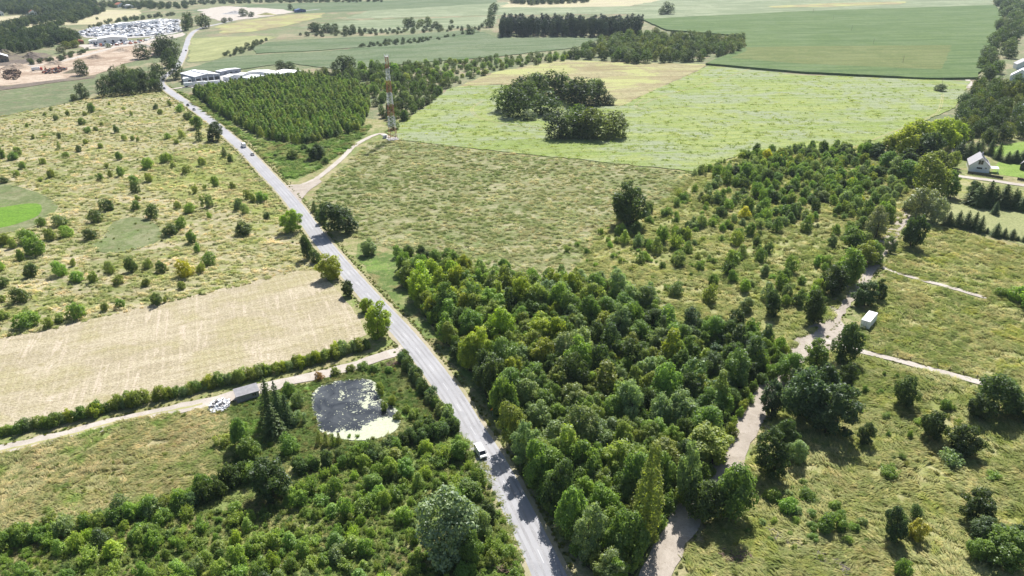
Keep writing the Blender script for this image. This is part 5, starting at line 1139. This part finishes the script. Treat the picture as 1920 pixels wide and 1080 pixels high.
# vehicles
def wheels(parent, xs, ys, rad, wd=.24):
    tm = rm = None
    for y in ys:
        for x in xs:
            if tm is None:
                w_ = MB().bar((-wd / 2, 0, 0), (wd / 2, 0, 0), rad, n=16).build('wheel', MAT['tyre'], parent); tm = w_.data; q = MB().bar((-wd / 2 - .012, 0, 0), (wd / 2 + .012, 0, 0), rad * .6, n=12).build('rim', MAT['rim'], w_); rm = q.data
            else: w_ = link(bpy.data.objects.new('wheel', tm), parent); link(bpy.data.objects.new('rim', rm), w_)
            w_.location = (x, y, rad)
def loft(secs, name, mat, parent, bev=0.0):
    """body from cross sections (y, half width low, half width high, z0, z1)"""
    V = []; F = []
    for (y, w0, w1, z0, z1) in secs: V += [(-w0, y, z0), (w0, y, z0), (w0, y, z0 + (z1 - z0) * .55), (w1, y, z1), (-w1, y, z1), (-w0, y, z0 + (z1 - z0) * .55)]
    for i in range(len(secs) - 1):
        for k in range(6): F.append((i * 6 + k, i * 6 + (k + 1) % 6, i * 6 + 6 + (k + 1) % 6, i * 6 + 6 + k))
    F.append(tuple(range(6))); F.append(tuple(range(len(V) - 6, len(V))))
    o = mesh_obj(name, V, F, MAT[mat], parent); bm = bmesh.new(); bm.from_mesh(o.data); bmesh.ops.recalc_face_normals(bm, faces=bm.faces)
    if bev: bmesh.ops.bevel(bm, geom=bm.edges[:], offset=bev, segments=2, affect='EDGES', clamp_overlap=True)
    bm.to_mesh(o.data); bm.free(); return o
def van(name, p, head, label, paint='white', L=5.4, Wd=2.0, H=2.25, cat='van'):
    r = empty(name, (p[0], p[1], .29), head, label=label, category=cat); h = Wd / 2; f = L / 2
    loft([(-f, h * .94, h * .86, .38, H * .97), (-f + .15, h, h * .88, .3, H), (f * .30, h, h * .88, .3, H), (f * .46, h, h * .84, .3, H * .93)], 'body', paint, r, .05)
    loft([(f * .46, h, h * .84, .3, H * .93), (f * .72, h * .98, h * .90, .3, H * .57), (f * .95, h * .95, h * .84, .3, H * .49), (f, h * .86, h * .76, .36, H * .40)], 'bonnet', paint, r, .03)
    y0, z0, y1, z1 = f * .47, H * .93, f * .715, H * .575
    mesh_obj('windscreen', [(-h * .76, y0 + .02, z0 - .02), (h * .76, y0 + .02, z0 - .02), (h * .84, y1 + .03, z1 + .06), (-h * .84, y1 + .03, z1 + .06)], [(0, 1, 2, 3)], MAT['glass'], r)
    for s in (-1, 1):
        for a, b_ in ((f * .12, f * .50), (-f * .40, f * .06), (-f * .92, -f * .46)):
            mesh_obj('side_window', [(s * (h * 1.005), a, H * .60), (s * (h * 1.005), b_, H * .60), (s * (h * .925), b_ - .12, H * .86), (s * (h * .925), a, H * .86)], [(0, 1, 2, 3)], MAT['glass'], r)
        MB().box(s * h * 1.02 - .02, f * .50, H * .56, s * (h * 1.02 + .22), f * .56, H * .67).build('mirror', MAT['dark'], r)
        MB().box(s * h * .82 - .2, f * .93, H * .34, s * h * .82 + .2, f * .995, H * .42).build('headlight', MAT['lamp'], r)
        MB().box(s * h * .86 - .1, -f - .02, H * .4, s * h * .86 + .1, -f + .08, H * .6).build('tail_light', MAT['signred'], r)
    MB().box(-h * .9, f - .12, .28, h * .9, f + .08, .55).build('bumper', MAT['dark'], r, bevel=.03); MB().box(-h * .5, f - .02, .60, h * .5, f + .03, .78).build('grille', MAT['dark'], r)
    wheels(r, (-h + .12, h - .12), (-f * .58, f * .62), .34); return r
def car(name, p, head, label, paint, L=4.3, Wd=1.78, H=1.48):
    r = empty(name, (p[0], p[1], .29), head, label=label, category='car'); h = Wd / 2; f = L / 2
    loft([(-f, h * .86, h * .8, .35, .80), (-f * .92, h, h * .92, .28, .92), (0, h, h * .94, .25, .92), (f * .55, h, h * .92, .25, .88), (f * .92, h * .94, h * .8, .28, .72), (f, h * .8, h * .7, .34, .60)], 'body', paint, r, .04)
    loft([(-f * .88, h * .80, h * .66, .88, .93), (-f * .58, h * .86, h * .68, .88, H), (f * .08, h * .86, h * .68, .88, H), (f * .46, h * .86, h * .80, .86, .92)], 'cabin', 'glass', r)
    MB().box(-h * .64, -f * .58, H - .02, h * .64, f * .08, H + .03).build('roof', MAT[paint], r, bevel=.02)
    for s in (-1, 1):
        MB().box(s * h * .68 - .18, f * .93, .55, s * h * .68 + .18, f * 1.0, .68).build('headlight', MAT['lamp'], r); MB().box(s * h * .75 - .12, -f - .02, .6, s * h * .75 + .12, -f * .96, .75).build('tail_light', MAT['signred'], r)
        MB().box(s * h * .98 - .05, f * .22, .88, s * (h + .16), f * .28, 1.0).build('mirror', MAT['dark'], r)
    wheels(r, (-h + .1, h - .1), (-f * .60, f * .62), .31, .2); return r
for nm in ('silver', 'blackpaint', 'greypaint'):
    MAT[nm] = plain(nm, {'silver': (.5, .5, .52), 'blackpaint': (.02, .02, .022), 'greypaint': (.18, .19, .2)}[nm], .3, .5, .3 if nm == 'silver' else 0, .03)
def on_road(px, py, lane):
    """nearest point of the road to a photo pixel: (point in its lane, heading towards the camera or away)"""
    g = G(px, py); i = min(range(len(ROAD)), key=lambda k: (ROAD[k].x - g.x) ** 2 + (ROAD[k].y - g.y) ** 2); d = (ROAD[min(i + 1, len(ROAD) - 1)] - ROAD[i - 1]).normalized()
    o = ROAD[i] + Vector((-d.y, d.x)) * (1.7 * lane); a = math.atan2(d.y, d.x) - math.pi / 2
    return o, (a + math.pi if lane > 0 else a)
p, a = on_road(916, 853, 1); van('white_van', p, a, 'white van driving on the road beside the pond hedge', 'white', 4.9, 1.95, 1.95)
p, a = on_road(457, 276, -1); van('delivery_van', p, a, 'white delivery van on the road near the plantation', 'white', 6.2, 2.1, 2.7)
for nm, px, py, ln, pt, lb in (('silver_car', 474, 292, -1, 'silver', 'silver car following the delivery van near the plantation'), ('black_car', 345, 200, 1, 'blackpaint', 'black car on the road left edge of the plantation'.replace('left ', '')),
        ('grey_car', 357, 208, 1, 'greypaint', 'grey car behind the black car on the road'), ('dark_car', 311, 167, 1, 'blackpaint', 'dark car just before the bend by the grove'), ('far_car', 344, 96, -1, 'blackpaint', 'tiny dark car on the far bend of the road')):
    p, a = on_road(px, py, ln); car(nm, p, a, lb, pt)
# white box trailer on the meadow
a = G(1612, 617); b = G(1627, 620.5); ang = math.atan2((b - a).y, (b - a).x); L = 8.6; Wd = 2.9
r = empty('box_trailer', ((a.x + b.x) / 2, (a.y + b.y) / 2, .1), ang - .14, label='white box trailer parked on the meadow by the gravel track', category='trailer')
MB().box(-Wd / 2, 0, .55, Wd / 2, L, 3.45).build('body', MAT['white'], r, bevel=.04)
for s in (-1, 1): d0 = MB().box(min(s * .03, s * (Wd / 2 - .08)), -.05, .65, max(s * .03, s * (Wd / 2 - .08)), -.005, 3.35).build('rear_door', MAT['white'], r); MB().box(s * .35 - .03, -.10, .7, s * .35 + .03, -.055, 2.95).build('lock_bar', MAT['cladding'], d0)
MB().box(-.5, .2, .35, .5, L + .6, .55).build('chassis', MAT['dark'], r); MB().box(-Wd / 2, -.10, .45, Wd / 2, .05, .6).build('bumper', MAT['dark'], r); wheels(r, (-Wd / 2 + .2, Wd / 2 - .2), (1.6, 2.7), .42, .28)
MB().box(-.07, L + .4, .1, .07, L + 1.6, .5).build('drawbar', MAT['dark'], r)
# yard lorries
def lorry(name, px, py, ang, label, paint='white', L=12, cabc='white'):
    p = G(px, py); r = empty(name, (p.x, p.y, .23), ang, label=label, category='truck')
    MB().box(-1.25, -L / 2, 1.0, 1.25, L / 2, 3.9).build('body', MAT[paint], r, bevel=.05); MB().box(-1.2, L / 2 + .3, .5, 1.2, L / 2 + 2.3, 3.2).build('cab', MAT[cabc], r, bevel=.1)
    panel(r, 'windscreen', 'glass', -1.0, 1.9, 1.0, 2.9, L / 2 + 2.36, .04); MB().box(-.5, -L / 2, .6, .5, L / 2 + 1.5, 1.0).build('chassis', MAT['dark'], r); wheels(r, (-1.05, 1.05), (-L * .38, -L * .28, L * .5 + 1.2), .5, .3)
yaw = math.atan2((G(415, 157) - G(366, 162)).y, (G(415, 157) - G(366, 162)).x) - math.pi / 2
lorry('parked_lorry', 358, 162.5, yaw, 'white lorry parked before the white annex'); lorry('parked_lorry', 374, 161, yaw, 'white lorry parked before the works hall doors'); lorry('parked_lorry', 399, 159.5, yaw, 'long white trailer lorry at the yard entrance', 'white', 14); lorry('tipper_lorry', 68, 133, yaw - .2, 'red cab tipper lorry in the sand pit', 'whiteroof', 8, 'signred')
# excavators in the sand pit
def digger(px, py, ang, label):
    p = G(px, py); r = empty('excavator', (p.x, p.y, .26), ang, label=label, category='excavator')
    for s in (-1, 1): MB().box(s * 1.2 - .35, -2, 0, s * 1.2 + .35, 2, .9).build('track', MAT['tyre'], r, bevel=.2)
    MB().box(-1.4, -2, 1.0, 1.4, 1.4, 2.2).build('body', MAT['brick'], r, bevel=.1); MB().box(-1.3, .2, 2.2, -.1, 1.5, 3.2).build('cab', MAT['glass'], r)
    MB().bar((.4, 1, 2), (.4, 4.5, 5), .3, .25, 5).build('boom', MAT['brick'], r); MB().bar((.4, 4.5, 5), (.4, 6.5, 1.8), .22, .18, 5).build('stick', MAT['brick'], r); MB().box(-.3, 6.0, .6, 1.1, 7.0, 1.8).build('bucket', MAT['dark'], r)
digger(88, 134, .8, 'rusty excavator beside the tipper lorry in the sand pit'); digger(14, 137, 2.2, 'rusty excavator on the spoil at the pit edge'); digger(110, 130, 4.0, 'rusty excavator behind the big round tree')
def heap(name, pts, n, size, mats, label, seed, kind='stuff', flat=.6, cat='heap', zmax=1.0):
    rr = random.Random(seed); P = GP(pts); xs = [p.x for p in P]; ys = [p.y for p in P]; bs = {k: MB() for k in mats}; c = 0
    cx, cy = sum(xs) / len(xs), sum(ys) / len(ys); R = max(max(xs) - min(xs), max(ys) - min(ys)) / 2
    root = empty(name, (0, 0, 0), 0, label=label, category=cat, kind=kind)
    while c < n:
        x, y = rr.uniform(min(xs), max(xs)), rr.uniform(min(ys), max(ys))
        if not inside(np.array([x]), np.array([y]), P)[0]: continue
        s = size * rr.uniform(.4, 1.5); e = Matrix.Rotation(rr.uniform(0, 6.28), 3, 'Z') @ Matrix.Rotation(rr.uniform(-.5, .5), 3, 'X')
        z = zmax * max(0, 1 - math.hypot(x - cx, y - cy) / R) * rr.random()
        bs[rr.choice(mats)].tbox((x, y, .25 + z + s * flat * .4), (s, s * rr.uniform(.5, 1), s * flat * rr.uniform(.5, 1.2)), e); c += 1
    for k in mats: bs[k].build('debris', MAT[k], root)
heap('rubble', "390,775 396,758 412,750 430,750 434,762 420,772 404,778", 260, .55, ['white', 'concrete', 'lightroof', 'dark'], 'heap of white rubble and sacks beside the concrete shed', 3)
heap('scrap_debris', "142,64 162,57 215,46 300,38 333,38 336,58 300,66 240,69 168,69", 3200, 3.4, ['whiteroof', 'lightroof', 'white', 'yard', 'cladding', 'dark'], 'wide white and grey spread of scrap in the far yard', 4, flat=.45, zmax=2)
heap('spoil_rubble', "4,140 12,132 30,131 44,140 30,150 10,150", 160, 2.2, ['deadwood', 'earth', 'earth'], 'brown spoil heap by the excavator in the sand pit', 5, zmax=4)
heap('stacked_pit_debris', "78,136 100,130 118,128 128,131 105,138 85,140", 140, 1.8, ['brick', 'deadwood', 'dark'], 'rusty scrap strip along the pit edge', 6, zmax=2)
heap('yard_pallet_debris', "385,158 415,154 470,146 478,150 440,157 400,162", 120, 1.6, ['white', 'lightroof', 'concrete', 'wood'], 'pale goods stored about the works yard', 7, zmax=1)
heap('haul_debris', "160,88 200,84 270,76 290,72 260,82 200,88", 120, 2.6, ['white', 'whiteroof', 'dark', 'brick'], 'white machines and goods around the pit hall', 8, zmax=1)
# brushwood
def brush(name, px, py, L, n, ang, mat, label, seed, h=.9):
    p = G(px, py); rr = random.Random(seed); b = MB()
    for i in range(n):
        c = Vector((rr.uniform(-L, L) * .5, rr.gauss(0, .9), rr.uniform(.05, h))); a = rr.uniform(0, 6.28); l = rr.uniform(.5, 1.7); d = Vector((math.cos(a), math.sin(a), rr.uniform(-.25, .35))) * l
        b.bar(c - d * .5, c + d * .5, rr.uniform(.04, .12), .03, 4)
    o = b.build(name, MAT[mat], None, label=label, category='brushwood'); o.location = (p.x, p.y, .05); o.rotation_euler = (0, 0, ang)
brush('brushwood_pile', 742, 684, 6, 130, .5, 'deadwood', 'brown dead brushwood pile between pond and lane', 1); brush('brushwood_pile', 1382, 1046, 6, 130, .3, 'deadwood', 'reddish brushwood pile below the gravel track', 2)
brush('brushwood_pile', 1470, 1010, 8, 170, -.6, 'deadgrey', 'long grey brushwood pile on the grass slope', 3, .6); brush('brushwood_pile', 1560, 1060, 7, 170, -.5, 'deadgrey', 'bleached brushwood pile at the lower edge of the slope', 4, .6); brush('brushwood_pile', 948, 1062, 4, 100, 1.2, 'deadwood', 'brown brushwood heap on the verge below the thicket', 5)
# road sign
p = G(924, 781); r = empty('warning_sign', (p.x, p.y, 0), math.radians(-8), label='yellow triangular warning sign at the dark edge of the wood', category='sign')
MB().bar((0, 0, 0), (0, 0, 3.1), .04, n=8).build('post', MAT['cladding'], r); MB().prism([(-.62, 2.1), (.62, 2.1), (0, 3.15)], -.09, -.06).build('border', MAT['signred'], r); MB().prism([(-.47, 2.19), (.47, 2.19), (0, 2.98)], -.11, -.095).build('plate', MAT['orange'], r)
# power line poles across the crops
for k, (x, y, t) in enumerate(((1692, 121, 104), (1765, 163, 147), (1637, 85, 72), (1596, 60, 47), (1562, 39, 28), (1200, 37, 25), (1524, 26, 16))):
    p = G(x, y); H_ = min(14, max(8, HGT(p, t))); r = empty('power_pole', (p.x, p.y, 0), .6, label='thin power pole standing in the crop, %s along the line' % ('second', 'first', 'third', 'fourth', 'fifth', 'seventh', 'sixth')[k], category='pole', group='power poles across the crops')
    MB().bar((0, 0, 0), (0, 0, H_), .20, .13, 6).build('post', MAT['wood'], r); MB().box(-1.1, -.08, H_ - 1.0, 1.1, .08, H_ - .82).build('crossarm', MAT['wood'], r)

# ------------------------------------------------------------------ labels that single out each plant
MARK = [(n, G(x, y)) for n, x, y in (('the white van', 915, 850), ('the pond', 665, 770), ('the concrete shed', 466, 748), ('the rubble heap', 412, 764), ('the box trailer', 1622, 610), ('the lattice tower', 737, 260), ('the white house', 1835, 322),
    ('the delivery van', 457, 276), ('the algae pool', 30, 405), ('the sedge hollow', 240, 445), ('the warning sign', 924, 781), ('the road junction', 550, 365), ('the lane mouth', 752, 655), ('the lower edge', 480, 1078), ('the tall poplar', 1207, 1020), ('the huge pale tree', 840, 1070),
    ('the works hall', 390, 156), ('the lone meadow tree', 1180, 430), ('the side track fork', 1600, 655), ('the spruce row', 1825, 432), ('the far pine block', 1065, 70), ('the long pit hall', 210, 80), ('the bend of the road', 305, 155), ('the stubble corner', 600, 508),
    ('the lower left corner', 10, 1070), ('the gravel lay-by', 1520, 640), ('the neighbour house', 1920, 318), ('the bright crop corner', 1305, 323), ('the maize corner', 1322, 122), ('the field house', 1900, 152), ('the brown verge brushwood', 948, 1062), ('the grey brushwood pile', 1470, 1010), ('the silver car', 474, 292), ('the black car', 345, 200), ('the lane end', 10, 846), ('the wood tip', 1120, 1075), ('the scrub path', 1690, 410))]
ORD = ['closest', 'second', 'third', 'fourth', 'fifth', 'sixth', 'seventh', 'eighth', 'ninth', 'tenth', 'eleventh', 'twelfth']
buckets = {}
for o, kind, tint, zone, x, y, w_, h_, lab in PLANTS:
    if lab: o['label'] = lab; continue
    sz = 'big' if w_ > 7.5 else ('small' if w_ < 2.6 else '')
    if kind in ('birch', 'pine') or 'plantation' in zone:
        o['label'] = '%s %s %s' % (TINT[tint][1], WORDS[kind], zone); continue
    k = min(range(len(MARK)), key=lambda i: (MARK[i][1].x - x) ** 2 + (MARK[i][1].y - y) ** 2)
    head = ' '.join(q for q in (sz, TINT[tint][1], WORDS[kind]) if q)
    buckets.setdefault((head, zone, k), []).append((math.hypot(MARK[k][1].x - x, MARK[k][1].y - y), o))
for (head, zone, k), lst in buckets.items():
    lst.sort(key=lambda q: q[0])
    for i, (d, o) in enumerate(lst):
        n = '' if len(lst) == 1 else (ORD[i] + ' out' if i and i < 12 else ('first out' if i == 0 else '%d%s out' % (i + 1, {1: 'st', 2: 'nd', 3: 'rd'}.get((i + 1) % 10 if (i + 1) // 10 != 1 else 0, 'th'))))
        lab = '%s %s, %s %s' % (head, zone, n + ' from' if n else 'towards', MARK[k][0])
        if len(lab.split()) > 16: lab = lab.replace('between the road and the gravel track', 'beside the track').replace('in the wood beside the track', 'in the wood')
        o['label'] = lab

# ------------------------------------------------------------------ the hazy air
t = NT('haze_air'); pv = t.node('ShaderNodeVolumePrincipled'); pv.inputs['Color'].default_value = (.72, .86, 1, 1); pv.inputs['Density'].default_value = 0.00005; pv.inputs['Anisotropy'].default_value = 0.25
t.l.new(pv.outputs[0], t.out.inputs['Volume'])
MB().box(-2600, -300, -1.0, 2600, 5200, 122.0).build('haze', t.m, None, kind='stuff', label='thin bluish summer haze over the far fields', category='haze')
